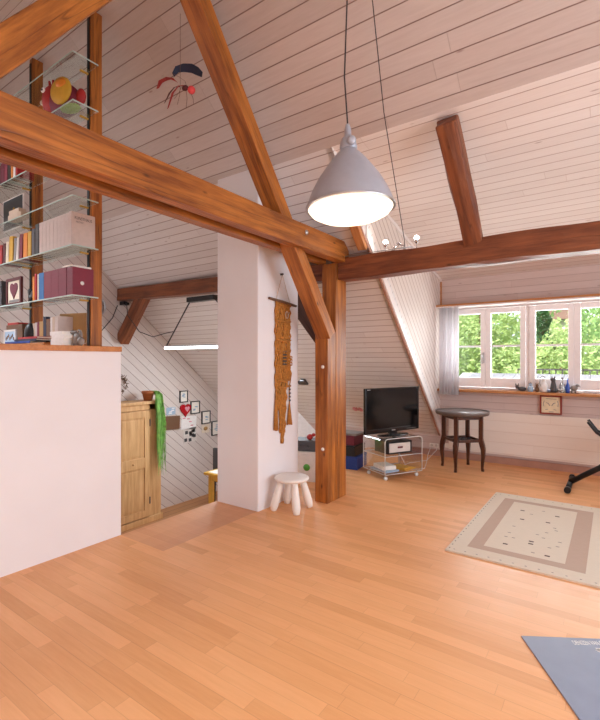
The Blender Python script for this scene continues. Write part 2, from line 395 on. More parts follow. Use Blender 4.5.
# ---------------------------------------------------------------- window
wn = bpy.data.objects.new('window_1', None); C.objects.link(wn); wn.location = (0, 0, 0); wn['kind'] = 'structure'
fr = MB(); y0, y1 = WY+.03, WY+.11
fr.box((WX0, y0, WZ0), (WX1, y1, .985)); fr.box((WX0, y0, 2.04), (WX1, y1, WZ1))
for a, b in ((WX0, -1.88), (-.915, -.875), (.09, .13), (.70, WX1)): fr.box((a, y0, .985), (b, y1, 2.04))
struct('window_frame', fr, 'winframe', wn, bevel=.004)
def sash(x0, x1, handle):
    g0, g1, g2, g3 = x0+.068, x1-.06, 1.115, 1.968
    m = MB(); a, b = WY+.005, WY+.06
    m.box((x0, a, .99), (g0, b, 2.035)); m.box((g1, a, .99), (x1, b, 2.035)); m.box((g0, a, .99), (g1, b, g2)); m.box((g0, a, g3), (g1, b, 2.035))
    s = struct('sash', m, 'winframe', wn, bevel=.005)
    struct('glazing_bar', B((g0, WY+.012, 1.522), (g1, WY+.05, 1.546)), 'muntin', s)
    struct('window_pane', B((g0, WY+.03, g2), (g1, WY+.034, g3)), 'pane', s)
    if handle:
        h = MB().box((x1-.035, WY-.004, 1.31), (x1-.012, WY+.006, 1.45)); h.tube([(x1-.023, WY-.0, 1.42), (x1-.023, WY-.045, 1.42), (x1-.023, WY-.05, 1.40), (x1-.023, WY-.05, 1.30)], .008)
        struct('window_handle', h, 'steel', s)
for a, b, h in ((-1.875, -1.398, True), (-1.396, -.918, False), (-.873, -.392, False), (-.390, .088, True), (.132, .41, False), (.412, .698, False)): sash(a, b, h)

# ---------------------------------------------------------------- timbers
beam('tie_beam', (-2.15, -.35, 2.385), (-2.15, 3.80, 2.385), .1, .195, 'beam', 'long orange tie beam crossing in front of the strut, with a round bolt near its far end', up=(0, 0, 1))
beam('tie_beam', (-2.34, -.35, 2.385), (-2.34, 3.70, 2.385), .09, .195, 'beam', 'rear twin of the tie beam, seen below it and behind the strut', up=(0, 0, 1))
nrm = Vector((0, .794, .607))
def strut_pt(y): return Vector((-2.235, y, 3.559-1.31*(y-2.014))) + nrm*.0575
s1 = beam('strut', strut_pt(1.78), strut_pt(3.55), .15, .118, 'beam', 'tall slanting timber strut rising from the post past the tie beam to the roof', up=(0, .794, .607))
n2 = Vector((0, -.794, .607))
def dl_pt(y): return Vector((-2.235, y, 2.564+1.31*(y-.821))) + n2*.072
beam('strut', dl_pt(-.1), dl_pt(1.80), .15, .145, 'beam', 'slanting timber strut crossing the top left corner above the bookcase', up=tuple(n2))
post = thing('post', 'orange timber post beside the white stool, carrying the beams', 'post', (-2.27, 3.73, 0))
p = beam('main_timber', (-2.27, 3.805, 0), (-2.27, 3.805, 2.29), .16, .2, 'beam', None, up=(0, 1, 0), cat=None)
p.parent = post; p.matrix_parent_inverse = Matrix.Translation((2.27, -3.73, 0))
p = beam('front_timber', (-2.262, 3.63, 0), (-2.262, 3.63, 1.62), .142, .15, 'beam', None, up=(0, 1, 0), cat=None)
p.parent = post; p.matrix_parent_inverse = Matrix.Translation((2.27, -3.73, 0))
for z in (1.284, .508):
    obj('bolt', MB().lathe([(.017, 0), (.017, .004), (.008, .009), (0, .01)], seg=16), 'whiteplastic', post, loc=(.026, 3.555-3.73, z), rot=(PI/2, 0, 0))
obj('bolt', MB().lathe([(.022, 0), (.022, .004), (.012, .012), (0, .013)], seg=14), 'steel', None, loc=(-2.099, 3.07, 2.416), rot=(0, PI/2, 0), label='round steel bolt on the tie beam left of the lamp', cat='bolt')
def pt(t): return 1
beam('purlin', (-2.185, 3.81, 2.228), (RX, 3.81, 2.228), .17, .20, 'beam2', 'horizontal reddish brown beam running right from the post under the slanted ceiling', jit=.022, seg=46)
beam('purlin', (GX, 3.835, 2.30), (-2.37, 3.83, 2.225), .15, .175, 'beam2', 'brown wall plate beam above the stairwell, left of the chimney', jit=.01)
beam('knee_brace', (-5.9, 3.835, 1.63), (-5.36, 3.835, 2.28), .13, .17, 'beam2', 'short diagonal brace under the stairwell beam at the gable wall', seg=8)
beam('knee_brace', (-2.36, 3.84, 1.50), (-3.03, 3.84, 2.30), .12, .16, 'beamd', 'brace coloured dark with shade, seen between the chimney and the post', seg=8)
beam('rafter', (-.945, 3.08, 2.995), (-.925, 3.80, 2.285), .15, .12, 'beam2', 'short hewn rafter end above the long beam, right of the lamp', up=(0, .652, .758), jit=.034, seg=12, taper=lambda t: 1-.12*t, bev=.012)
beam('rafter', (cx(3.3)-.045, 3.34, zr(3.34)-.035), (cx(3.74)-.055, 3.76, zr(3.76)-.035), .085, .06, 'trim', 'thin light brown rafter beside the dormer cheek behind the lamp', up=(0, .652, .758), jit=.001, seg=4)

# ---------------------------------------------------------------- bookcase on the return wall
bc = thing('bookcase', 'bookcase of wooden posts and glass shelves on the half wall, left', 'bookcase', (-3.1, 1.7, 1.452))
def inbc(v): return (v[0]+3.1, v[1]-1.7, v[2]-1.452)
for X in (-3.245, -4.18, -5.08):
    zt = zr(1.92) - .02
    o = beam('post', (X, 1.875, 1.454), (X, 1.875, zt), .06, .09, 'beam', None, up=(0, 1, 0), cat=None, jit=.002)
    o.parent = bc; o.matrix_parent_inverse = Matrix.Translation((3.1, -1.7, -1.452))
    obj('shelf_rail', B(inbc((X-.012, 1.822, 1.46)), inbc((X+.012, 1.83, zt-.05))), 'blackm', bc)
SZ = (1.81, 2.165, 2.51, 2.85, 3.18, 3.52)
for z in SZ:
    for a, b in ((-4.135, -3.10), (-5.88, -4.145)):
        if z > 3.3: a_, b_ = a, b
        g_ = obj('glass_shelf', B(inbc((a, 1.63, z-.008)), inbc((b, 1.82, z))), 'shelfglass', bc)
        obj('polished_edge', MB().box(inbc((a, 1.6275, z-.0085)), inbc((b+.0025, 1.6299, z+.0005))).box(inbc((b+.0001, 1.63, z-.0085)), inbc((b+.0025, 1.82, z+.0005))), 'glassedge', g_)
    for X in (-3.245, -4.18):
        obj('bracket', B(inbc((X-.005, 1.76, z-.020)), inbc((X+.01, 1.822, z-.0085))), 'gold', bc)

def book(x0, z, wd, ht, dp, cov, label, y=1.64, lean=0, group=None, face=None):
    """upright book, spine to -Y, left edge at x0"""
    r = thing('book', label, 'book', (x0, y, z+.001), 0, group)
    if lean: r.rotation_euler = (0, math.radians(lean), 0)
    c = MB().box((0, 0, 0), (.003, dp, ht)).box((wd-.003, 0, 0), (wd, dp, ht)).box((.003, 0, 0), (wd-.003, .004, ht))
    if wd > .025: c.box((.0, -.0012, ht*.78), (wd, .0, ht*.84))
    obj('cover', c, cov, r)
    obj('pages', B((.003, .004, .004), (wd-.003, dp-.004, ht-.004)), 'paper', r)
    return r
# white slipcase volumes on the second shelf
z = SZ[1]; x = -3.61
first = None
for i in range(8):
    wd = .055
    if i == 0: first = book(x, z, wd-.002, .235, .165, 'slip', 'pale grey slipcase volume in the uniform row between the black book and the titled cover', group='pale slipcase volumes')
    else: dup(first, (x+i*wd, 1.64, z+.001))
xx = x+8*wd
lastb = book(xx, z, .035, .24, .175, 'slip', 'pale volume at the right shelf end, its cover with dark title lines facing the room')
def text(name, s, size, mat, parent, loc, rot, sx=1):
    c = bpy.data.curves.new(name, 'FONT'); c.body = s; c.size = size; c.extrude = .0004
    t = bpy.data.objects.new('tmp', c); C.objects.link(t)
    dg = bpy.context.evaluated_depsgraph_get(); me = bpy.data.meshes.new_from_object(t.evaluated_get(dg)); bpy.data.objects.remove(t)
    me.materials.clear(); me.materials.append(M_(mat))
    for v in me.vertices: v.co.x *= sx
    o = bpy.data.objects.new(name, me); C.objects.link(o); o.parent = parent; o.location = loc; o.rotation_euler = rot
    return o
text('title', 'KUNSTHAUS', .03, 'dkgrey', lastb, (.0358, .022, .19), (PI/2, 0, PI/2), .75)
text('subtitle', 'ARCHIV', .018, 'grey', lastb, (.0358, .03, .166), (PI/2, 0, PI/2), .9)
# coloured books left of them
z = SZ[1]
for x0, wd, ht, c, lb, ln in (
    (-4.34, .06, .17, 'red', 'red book at the left edge of the middle shelf', 3),
    (-4.265, .045, .175, 'maroon', 'dark maroon book beside the red one on the middle shelf', 4),
    (-4.205, .05, .18, 'cream', 'thin cream book left of the yellow one on the middle shelf', 4),
    (-4.145, .07, .215, 'yellow', 'tall yellow book leaning on the middle shelf', 4),
    (-4.055, .035, .19, 'grey', 'grey patterned book right of the yellow one', 5),
    (-4.01, .04, .19, 'pale', 'pale grey book between grey and dark red ones', 5),
    (-3.955, .05, .205, 'dkred', 'dark red book left of the orange ones', 5),
    (-3.88, .065, .2, 'orange', 'orange book with tan band on the middle shelf', 2),
    (-3.80, .05, .2, 'yellow', 'yellow orange book just left of the black ones', 1),
    (-3.735, .05, .21, 'dkgrey', 'dark grey book with lettered spine beside the white volumes', 0),
    (-3.675, .055, .235, 'black', 'black book touching the row of white volumes', 0)):
    book(x0, z, wd, ht, .15, c, lb, lean=ln)
# third shelf: frame, elephant, burgundy slipcases
z = SZ[0]
fr_ = thing('picture_frame', 'dark picture frame with a maroon heart, standing on the lower glass shelf', 'picture frame', (-4.16, 1.68, z+.001))
m = MB(); 
for a, b in (((-.14, 0, 0), (-.115, .02, .235)), ((.115, 0, 0), (.14, .02, .235)), ((-.115, 0, 0), (.115, .02, .025)), ((-.115, 0, .21), (.115, .02, .235))): m.box(a, b)
obj('frame', m, 'maroon', fr_)
obj('mount', B((-.115, .008, .025), (.115, .016, .21)), 'cream', fr_)
def heart(s, y):
    P = []
    for k in range(28):
        t = 2*PI*k/28; P.append((s*.9*math.sin(t)**3, y, s*(.8*math.cos(t)-.31*math.cos(2*t)-.12*math.cos(3*t)-.04*math.cos(4*t))))
    return P
obj('heart', MB().prism(heart(.078, 0), (0, -.006, 0)), 'burg', fr_, loc=(0, .008, .135))
obj('foot_print', B((-.09, .004, .03), (.09, .008, .05)), 'grey', fr_)
bx = obj('box', MB().box((0, 0, 0), (.12, .12, .225)).box((0, -.004, .17), (.12, 0, .18)), 'dkgrey', loc=(-4.46, 1.66, z+.001), label='dark box at the left edge of the lower glass shelf', cat='box')
el = MB(); el.ball((0, 0, .07), (.055, .03, .038)); el.ball((-.062, 0, .085), (.03, .022, .03)); el.tube([(-.085, 0, .085), (-.1, 0, .06), (-.1, 0, .035), (-.112, 0, .02)], [.013, .01, .008, .006])
for a in (-.035, .035):
    for b in (-.014, .014): el.tube([(a, b, .06), (a, b, .0)], [.015, .013])
for b in (-.025, .025): el.ball((-.05, b, .088), (.02, .005, .028))
el.tube([(.055, 0, .08), (.066, 0, .05)], .004)
obj('elephant_figurine', el, 'black', loc=(-3.81, 1.70, z+.001), label='small black elephant figurine on the lower glass shelf', cat='figurine')
for x0, wd, ht, c, lb in ((-3.72, .028, .19, 'orange', 'thin orange book right of the elephant figurine'), (-3.685, .02, .21, 'red', 'thin red book right of the elephant figurine'),
                          (-3.64, .02, .2, 'cream', 'thin cream book left of the blue one'), (-3.615, .075, .205, 'skyblue', 'bright blue book left of the burgundy volumes')):
    book(x0, z, wd, ht, .14, c, lb)
f = book(-3.535, z, .108, .205, .15, 'dkred', 'thick burgundy volume touching the bright blue book', group='burgundy volumes')
dup(f, (-3.425, 1.64, z+.001), label='thick burgundy volume, middle of the three plain ones'); dup(f, (-3.315, 1.64, z+.001), label='thick burgundy volume next to the one with the white emblem')
f = book(-3.20, z, .08, .2, .155, 'dkred', 'burgundy volume with a white emblem on its cover at the shelf end')
obj('emblem', MB().lathe([(.014, 0), (.014, .001), (0, .001)], seg=16), 'white', f, loc=(.0805, .07, .09), rot=(0, PI/2, 0))
obj('notepad', B((0, 0, 0), (.12, .15, .012)), 'paper', loc=(-3.27, 1.645, z+.208), label='white notepad lying flat on the burgundy volumes', cat='notepad')
# bottom row, on the beech cap
obj('base_board', B(inbc((-5.88, 1.60, 1.4525)), inbc((-3.45, 1.99, 1.482))), 'ledge', bc)
z = 1.483
obj('storage_box', MB().box((0, 0, 0), (.30, .13, .17)).box((-.004, -.004, .13), (.304, .134, .175)), 'brown', loc=(-4.43, 1.74, z), label='brown cardboard box behind the photo on the half wall', cat='box')
obj('folder', B((0, 0, 0), (.2, .12, .018)), 'red', loc=(-4.42, 1.74, z+.176), label='red folder lying on the brown box', cat='folder')
pf = thing('photo_frame', 'small pale framed photo leaning on the half wall, bottom left', 'picture frame', (-4.13, 1.64, z), 0)
m = MB()
for a, b in (((-.11, 0, 0), (-.095, .012, .12)), ((.095, 0, 0), (.11, .012, .12)), ((-.095, 0, 0), (.095, .012, .015)), ((-.095, 0, .105), (.095, .012, .12))): m.box(a, b)
obj('frame', m, 'pale', pf); obj('photo', MB().box((-.095, .004, .015), (.095, .008, .105)), 'ltblue', pf)
mm = MB()
for i in range(7): mm.ball((-.07+.023*i, .004, .045+.012*(i % 3)), (.012, .003, .016), 8)
obj('people', mm, 'brown', pf)
bag = MB().ball((0, 0, .085), (.05, .05, .09), 16); obj('pouch', bag, 'black', loc=(-3.93, 1.72, z-.002), label='black pouch between the photo and the upright books', cat='pouch')
for x0, wd, ht, c, lb in ((-3.90, .035, .165, 'beige', 'beige book next to the black pouch'), (-3.86, .035, .17, 'slip', 'greyish paperback next to the beige book'), (-3.82, .03, .175, 'dkred', 'slim dark red book on the half wall'),
    (-3.785, .06, .175, 'tan', 'tan book left of the navy one on the half wall'), (-3.72, .045, .21, 'navy', 'tall navy book on the half wall'), (-3.67, .06, .19, 'brown', 'brown book right of the navy one'),
    (-3.605, .03, .2, 'pale', 'pale book right of the brown one'), (-3.57, .03, .2, 'beige', 'beige book second left of the tan cover'), (-3.535, .045, .205, 'slip', 'grey pink book just left of the tan cover')):
    book(x0, z, wd, ht, .13, c, lb, y=1.72)
tb = thing('book', 'large tan book with its plain cover turned to the room', 'book', (-3.62, 1.80, z), math.radians(16))
obj('cover', MB().box((0, 0, 0), (.27, .003, .235)).box((0, .022, 0), (.27, .025, .235)).box((0, .003, 0), (.003, .022, .235)), 'tan', tb)
obj('pages', B((.003, .003, .004), (.266, .022, .231)), 'paper', tb)
for i, (x0, wd, c, lb) in enumerate(((-4.10, .44, 'blue', 'long blue book lying at the bottom of the flat pile'), (-3.93, .37, 'navy', 'dark blue book lying on the long blue one'), (-3.86, .31, 'red', 'red topped flat book on the blue ones'))):
    r = thing('book', lb, 'book', (x0, 1.595, z+.0155*i))
    obj('cover', MB().box((0, 0, 0), (wd, .12, .002)).box((0, 0, .013), (wd, .12, .015)).box((0, 0, .002), (wd, .002, .013)), c, r)
    obj('pages', B((.002, .002, .002), (wd-.003, .117, .013)), 'paper', r)
f = None
z = 1.4525
for i, lb in enumerate(('white paperback at the bottom of the small white stack', 'white paperback second from the bottom of the small white stack', 'white paperback third from the bottom of the small white stack', 'white paperback on top of the small white stack')):
    if not f:
        f = thing('book', lb, 'book', (-3.33, 1.59, z)); obj('cover', MB().box((0, 0, 0), (.17, .13, .002)).box((0, 0, .023), (.17, .13, .025)).box((0, 0, .002), (.17, .002, .023)), 'white', f)
        obj('pages', B((.002, .002, .002), (.168, .128, .023)), 'paper', f)
    else: dup(f, (-3.33+.012*((i*7) % 3-1), 1.592, z+.0255*i), label=lb)
sc = MB(); sc.lathe([(.03, 0), (.032, .02), (.03, .06), (.02, .085), (0, .09)], (0, 0, 0), 14); sc.tube([(.03*math.cos(a/6*PI)+.02, 0, .06+.05*math.sin(a/6*PI)) for a in range(0, 7)], .008); sc.ball((-.05, 0, .095), (.05, .03, .016)); sc.ball((.04, 0, .03), (.025, .025, .03))
obj('metal_ornament', sc, 'grey', loc=(-3.125, 1.68, z), label='dark grey metal ornament at the right end of the white book stack', cat='ornament')
# fourth shelf
z = SZ[2]
df = thing('picture_frame', 'square black framed picture with a small gold emblem on the upper shelf', 'picture frame', (-4.36, 1.76, z+.001))
obj('frame', MB().box((-.2, 0, 0), (.2, .012, .28)), 'pale', df); obj('print', B((-.185, -.004, .01), (.185, 0, .27)), 'black', df)
em = MB()
for k in range(5): em.tube([(0, 0, 0), (.018*math.cos(k*2*PI/5), 0, .018*math.sin(k*2*PI/5))], .004)
obj('emblem', em, 'gold', df, loc=(.03, -.006, .17))
cb = MB().box((0, 0, 0), (.24, .06, .05)); cb.box((.02, .0, .0501), (.2, .055, .085)); obj('small_box', cb, 'beige', loc=(-4.17, 1.645, z+.001), label='beige small box in front of the black framed picture', cat='box')
z = SZ[3]
for x0, wd, ht, c, lb in ((-4.36, .06, .17, 'maroon', 'dark maroon book on the shelf just under the tie beam, far left'), (-4.295, .06, .18, 'burg', 'burgundy book second from left under the tie beam'), (-4.23, .06, .175, 'dkred', 'dark red book third from left under the tie beam'),
     (-4.165, .06, .19, 'black', 'black book under the tie beam'), (-4.10, .03, .13, 'orange', 'small orange book under the tie beam'), (-4.06, .035, .16, 'white', 'white book under the tie beam'), (-4.015, .03, .15, 'red', 'small red book right of the white one under the tie beam')):
    book(x0, z, wd, ht, .13, c, lb)
# stuffed toy bird
z = SZ[4]
ty = thing('stuffed_toy', 'red and yellow stuffed toy on the top glass shelf', 'stuffed toy', (-3.37, 1.72, z+.001), math.radians(15))
obj('body', MB().ball((-.02, 0, .12), (.15, .075, .12), 20), 'dkred', ty)
obj('head', MB().ball((-.12, -.01, .14), (.09, .06, .115), 16), 'red', ty)
obj('wing', MB().ball((.03, -.07, .15), (.1, .028, .1), 18), 'yellow', ty); obj('patch', MB().ball((.05, -.09, .19), (.05, .018, .035), 12), 'orange', ty)
cr = MB()
for i in range(4): cr.tube([(-.14+.03*i, -.01, .24), (-.15+.04*i, -.015, .29)], [.013, .007])
obj('crest', cr, 'red', ty)
obj('beak', MB().ball((-.2, -.02, .13), (.03, .025, .02), 10), 'beige', ty)
e = obj('eye', MB().ball((-.155, -.064, .195), (.02, .008, .02), 12), 'white', ty); obj('pupil', MB().ball((-.157, -.072, .195), (.009, .004, .009), 10), 'black', e)
obj('tail', MB().ball((.15, 0, .12), (.04, .03, .06), 12), 'red', ty); obj('foot', MB().ball((.08, -.03, .03), (.09, .05, .03), 12), 'lime', ty)

# ---------------------------------------------------------------- pendant lamp, spots, strip light
lp = thing('pendant_lamp', 'large lit silver bell shaped pendant lamp hanging in the middle of the room', 'lamp', (-.968, 1.764, 2.031), 0)
tl = Matrix.Rotation(math.radians(-1.8), 4, Vector((-.577, .817, 0)))
prof = [(.198, .0), (.196, .012), (.186, .038), (.168, .08), (.140, .13), (.108, .175), (.078, .215), (.052, .245), (.040, .256), (.038, .262)]
mb = MB().lathe(prof + [(.0, .262)], seg=48, T=tl)
inner = [(r-.004, z-.002) for r, z in prof]
mb2 = MB(); mb2.lathe([(.201, -.003), (.201, .006), (.196, .008), (.194, -.003)], seg=48, T=tl)
obj('lamp_shade', mb, 'silver', lp); obj('shade_rim', mb2, 'steel', lp)
obj('diffuser', MB().lathe([(.1935, .002), (.175, -.022), (.14, -.040), (.09, -.053), (.04, -.059), (0, -.060)], seg=40, T=tl), 'opal', lp)
nk = MB().lathe([(.038, .258), (.040, .275), (.034, .30), (.030, .312), (.016, .316), (.015, .355), (.009, .375), (.004, .380), (0, .38)], seg=24, T=tl)
obj('neck', nk, 'silver', lp)
kb = MB().lathe([(.020, 0), (.020, .012), (.012, .017), (0, .018)], seg=18, T=Matrix.Rotation(PI/2, 4, 'X') )
obj('knob', kb, 'silver', lp, loc=(.022, -.031, .285), rot=(0, 0, math.radians(35)))
obj('cord', MB().tube([tl @ Vector((0, 0, .375)), (-.030, 0, .60), (-.012, .01, 1.2), (0, .02, 2.03)], .0035, 6), 'cable', lp)
obj('ceiling_hook', MB().lathe([(.03, 0), (.026, -.02), (0, -.03)], seg=14), 'whiteplastic', lp, loc=(0, .02, 2.055))
obj('power_cable', MB().tube([(-.976, 1.79, 4.07), (-1.075, 2.08, 3.78), (-1.30, 2.85, 3.06), (-1.52, 3.77, 2.40), (-1.53, 3.80, 2.335), (-1.60, 3.79, 2.34), (-1.66, 3.79, 2.345)], .0035, 6), 'cable',
    label='thin dark cable running down from the lamp hook to the long beam', cat='cable')
ws = MB().tube([(-2.28, 3.705, 2.335), (-1.75, 3.74, 2.345), (-1.45, 3.75, 2.345)], .004, 6); ws.tube([(-2.28, 3.735, 2.34), (-1.75, 3.76, 2.35), (-1.45, 3.78, 2.35)], .004, 6)
obj('wire', ws, 'steel', label='pair of steel wires lying along the top left end of the long beam', cat='wire')
for x_, z_, lb in ((-1.713, 2.432, 'small lit halogen spot above the beam, just right of the pendant lamp'), (-1.418, 2.425, 'small lit halogen spot above the beam, right of the thin cable')):
    sp = thing('spotlight', lb, 'lamp', (x_, 3.79, 2.328))
    obj('bulb', MB().ball((0, 0, z_-2.328), (.021, .021, .021), 12), 'bulb', sp)
    hd = MB().lathe([(.024, .0), (.016, -.022), (.008, -.03), (0, -.03)], (0, .0, z_-2.328-.016), 14); obj('reflector', hd, 'chrome', sp)
    obj('stem', MB().tube([(0, 0, z_-2.328-.04), (.0, 0, .0)], .003, 6), 'chrome', sp)
cl = MB()
for a in range(2): cl.tube([(-.05+.0*a, .03*a, .0), (-.045, .03*a, .035), (0, .03*a, .055), (.05, .03*a, .04), (.055, .03*a, .0)], .004, 6)
cl.tube([(-.06, 0, .02), (.06, .03, .024)], .004, 6); cl.lathe([(.022, 0), (.022, .012), (0, .014)], (0, .015, .06), 14)
obj('wire_clamp', cl, 'chrome', loc=(-1.585, 3.775, 2.335), label='curved chrome clamp on the beam between the two halogen spots', cat='clamp')
st = thing('strip_light', 'long lit strip light hanging under the stairwell beam', 'lamp', (-4.15, 3.79, 1.50))
obj('canopy', B((-.24, -.045, .575), (.24, .045, .635)), 'black', st, bevel=.004)
obj('housing', B((-.70, -.02, .022), (.90, .02, .04)), 'steel', st); obj('tube', B((-.70, -.02, -.008), (.90, .02, .0215)), 'tube', st)
for a, b in ((-.23, -.68), (.23, .88)):
    obj('suspension_cable', MB().tube([(a, 0, .58), (b, 0, .04)], .009, 6), 'cable', st)
obj('cable', MB().tube([(-5.66, 3.75, 2.13), (-5.62, 3.74, 1.98), (-5.35, 3.74, 1.74), (-5.05, 3.74, 1.66), (-4.83, 3.76, 1.70), (-4.70, 3.79, 1.72)], .006, 6), 'cable', label='dark cable sagging from the stairwell beam to the strip light', cat='cable')
obj('cable', MB().tube([(-5.87, 3.74, 2.14), (-5.87, 3.66, 1.95), (-5.88, 3.5, 1.76), (-5.88, 3.2, 1.62)], .007, 6), 'cable', label='dark cable running left down the gable wall from the beam end', cat='cable')
bxx = MB().cbox((0, 0, 0), (.10, .06, .05)); bxx.cbox((.09, 0, -.015), (.05, .04, .04)); obj('junction_box', bxx, 'black', loc=(-5.80, 3.79, 2.17), label='small black junction box under the left end of the stairwell beam', cat='box')
rg = MB(); rg.tube([(0, .055*math.cos(a*PI/10), .10*math.sin(a*PI/10)) for a in range(21)], .016, 8, cap=False); rg.box((-.02, -.02, -.1), (-.0, .02, .1))
obj('wall_ornament', rg, 'steel', loc=(-5.885, 3.50, 2.10), label='oval metal ornament on the gable wall right of the bookcase post', cat='ornament')
wr = MB()
for k in range(60):
    a = random.random()*2*PI; r_ = .09+.02*random.random(); c_ = Vector((-.01+.02*random.random(), r_*math.cos(a), r_*math.sin(a)))
    wr.tube([c_, c_+Vector((random.uniform(-.0, .02), random.uniform(-.05, .05), random.uniform(-.05, .05)))], [.007, .003], 5)
obj('wreath', wr, 'brown', loc=(-5.89, 3.80, .99), label='small dried twig wreath on the gable wall above the pine cabinet', cat='wreath')

# ---------------------------------------------------------------- stairwell: cabinet, plant, pictures, table
cb = thing('cabinet', 'honey pine cabinet with panelled doors against the diagonal boards', 'cabinet', (-5.60, 4.29, -1.04))
m = MB().box((-.30, -1.40, .0), (-.0, 0, .08)); m.box((-.30, -1.38, .08), (-.02, -.0, 1.74)); 
m.box((-.02, -.205, .08), (.0, .0, 1.74)); m.box((-.02, -1.38, .08), (.0, -1.32, 1.74)); m.box((-.02, -1.38, 1.66), (.0, 0, 1.74))
obj('body', m, 'pine', cb, bevel=.003)
m = MB().box((-.31, -1.42, 1.74), (.03, .03, 1.785)); obj('top', m, 'pine', cb, bevel=.006)
obj('base_moulding', MB().box((0, -1.40, .0), (.02, .02, .085)), 'pine', cb, bevel=.004)
for i, (a, b) in enumerate(((-.775, -.215), (-1.31, -.785))):
    d = MB(); s_ = .085
    d.box((0, a, .10), (.022, a+s_, 1.65)); d.box((0, b-s_, .10), (.022, b, 1.65))
    for z0, z1 in ((.10, .20), (.82, .97), (1.55, 1.65)): d.box((0, a+s_, z0), (.022, b-s_, z1))
    dr = obj('door', d, 'pine', cb, bevel=.003)
    pn = MB()
    for z0, z1 in ((.20, .82), (.97, 1.55)): pn.box((.0, a+s_, z0), (.008, b-s_, z1)); pn.box((.008, a+s_+.03, z0+.03), (.013, b-s_-.03, z1-.03))
    obj('panel', pn, 'pine', dr, bevel=.003)
    obj('knob', MB().ball((.034, (a+s_+b-s_)/2 if i == 0 else b-.05, .90), (.014, .016, .016), 12), 'pine', dr)
    hn = MB().box((.02, b-.006, .28), (.03, b+.008, .38)).box((.02, b-.006, 1.42), (.03, b+.008, 1.52)); obj('hinge', hn, 'dkgrey', dr)
pp = thing('potted_plant', 'terracotta pot with long trailing green grass on the pine cabinet', 'potted plant', (-5.68, 4.12, .746))
obj('pot', MB().lathe([(.06, 0), (.082, .105), (.092, .105), (.095, .14), (.084, .14), (.078, .11), (0, .11)], seg=24), 'terracotta', pp)
fo = MB(); rr = random.Random(3)
for k in range(120):
    a = rr.uniform(-.5, 1.5); st_ = Vector((rr.uniform(-.03, .06), rr.uniform(.02, .08), .12))
    L = rr.uniform(.35, 1.12); ox = rr.uniform(.135, .20); oy = rr.uniform(.03, .15)
    pts = [st_, st_+Vector((ox*.35, oy*.3, rr.uniform(.0, .025))), Vector((ox*.85, oy*.9, .09)), Vector((ox, oy+rr.uniform(-.02, .02), -.12))]
    n_ = 4
    for q in range(1, n_+1): pts.append(Vector((ox+rr.uniform(-.012, .012), oy+rr.uniform(-.02, .02)+.02*q/n_, -.12-(L-.12)*q/n_)))
    fo.tube(pts, [.0035]*(len(pts)-1)+[.001], 3, smooth=False)
obj('foliage', fo, plain('trailing_grass', '86bc5c', .6, var=.3, scale=14), pp)
def wallpic(y0, z1, y1, z0, kind, label, fm='blackm', pm='paper', cat='framed print'):
    r = thing('framed_print' if kind == 'frame' else kind, label, cat, (GX+.001, (y0+y1)/2, (z0+z1)/2)); hw, hh = (y1-y0)/2, (z1-z0)/2; f_ = .014
    if kind == 'frame':
        m = MB().box((0, -hw, -hh), (.022, -hw+f_, hh)).box((0, hw-f_, -hh), (.022, hw, hh)).box((0, -hw+f_, -hh), (.022, hw-f_, -hh+f_)).box((0, -hw+f_, hh-f_), (.022, hw-f_, hh))
        obj('frame', m, fm, r); obj('sheet', B((0, -hw+f_, -hh+f_), (.012, hw-f_, hh-f_)), pm, r)
        m = MB(); rr = random.Random(label)
        for k in range(5): yy = rr.uniform(-hw*.35, hw*.35); zz = rr.uniform(-hh*.45, hh*.45); m.box((.012, yy-hw*.25, zz-.008), (.0128, yy+hw*.25, zz+.008))
        obj('drawing', m, 'ltblue', r)
    return r
wallpic(4.9, .834, 5.07, .638, 'frame', 'framed print, highest of the pictures on the diagonal boards')
wallpic(5.135, .641, 5.338, .425, 'frame', 'framed print right of the red heart plate')
wallpic(5.384, .447, 5.585, .222, 'frame', 'framed print third in the descending row on the gable wall')
wallpic(5.621, .245, 5.83, -.013, 'frame', 'framed print at the lower right end, beside the chimney edge')
for (y0, z1, y1, z0, c, lb, tilt) in ((4.942, .397, 5.269, .172, 'white', 'white paper sheet under the red heart plate', -3), (4.984, .185, 5.269, -.053, 'pale', 'collage sheet of black and white photos below the white sheet', 4),
      (5.395, .209, 5.573, .063, 'cream', 'small cream card with tan oval at the right of the paper sheets', 0), (4.636, .575, 4.817, .455, 'ltblue', 'pale blue card above the brown panel on the gable wall', 0)):
    r = obj('paper_sheet', B((0, -(y1-y0)/2, -(z1-z0)/2), (.004, (y1-y0)/2, (z1-z0)/2)), c, loc=(GX+.001, (y0+y1)/2, (z0+z1)/2), rot=(math.radians(tilt), 0, 0), label=lb, cat='paper')
    m = MB(); rr = random.Random(lb); dark = 'black and white' in lb
    if 'oval' in lb: m.lathe([(.05, 0), (.05, .001), (0, .001)], (.004, 0, 0), 16, T=Matrix.Rotation(PI/2, 4, 'Y') @ Matrix.Scale(.7, 4, (1, 0, 0)))
    else:
        for k in range(9 if dark else 4):
            yy = rr.uniform(-.1, .1)*(y1-y0)/.285; zz = rr.uniform(-.38, .38)*(z1-z0); s_ = .028 if dark else .009
            m.box((.004, yy-.03, zz-s_), (.005, yy+.03, zz+s_))
    obj('picture', m, 'dkgrey' if dark else ('tan' if 'oval' in lb else 'pink' if c == 'white' else 'white'), r)
r = obj('wooden_panel', B((0, -.155, -.11), (.03, .155, .11)), 'brown', loc=(GX+.001, 4.735, .325), rot=(math.radians(-3), 0, 0), label='brown board on the gable wall beside the trailing plant', cat='panel', bevel=.004)
r = thing('heart_plate', 'glossy red heart plate with a pale pattern on the gable wall', 'wall decoration', (GX+.001, 5.02, .515))
def heartX(s, x):
    return [(x, -p[0], p[2]) for p in heart(s, 0)]
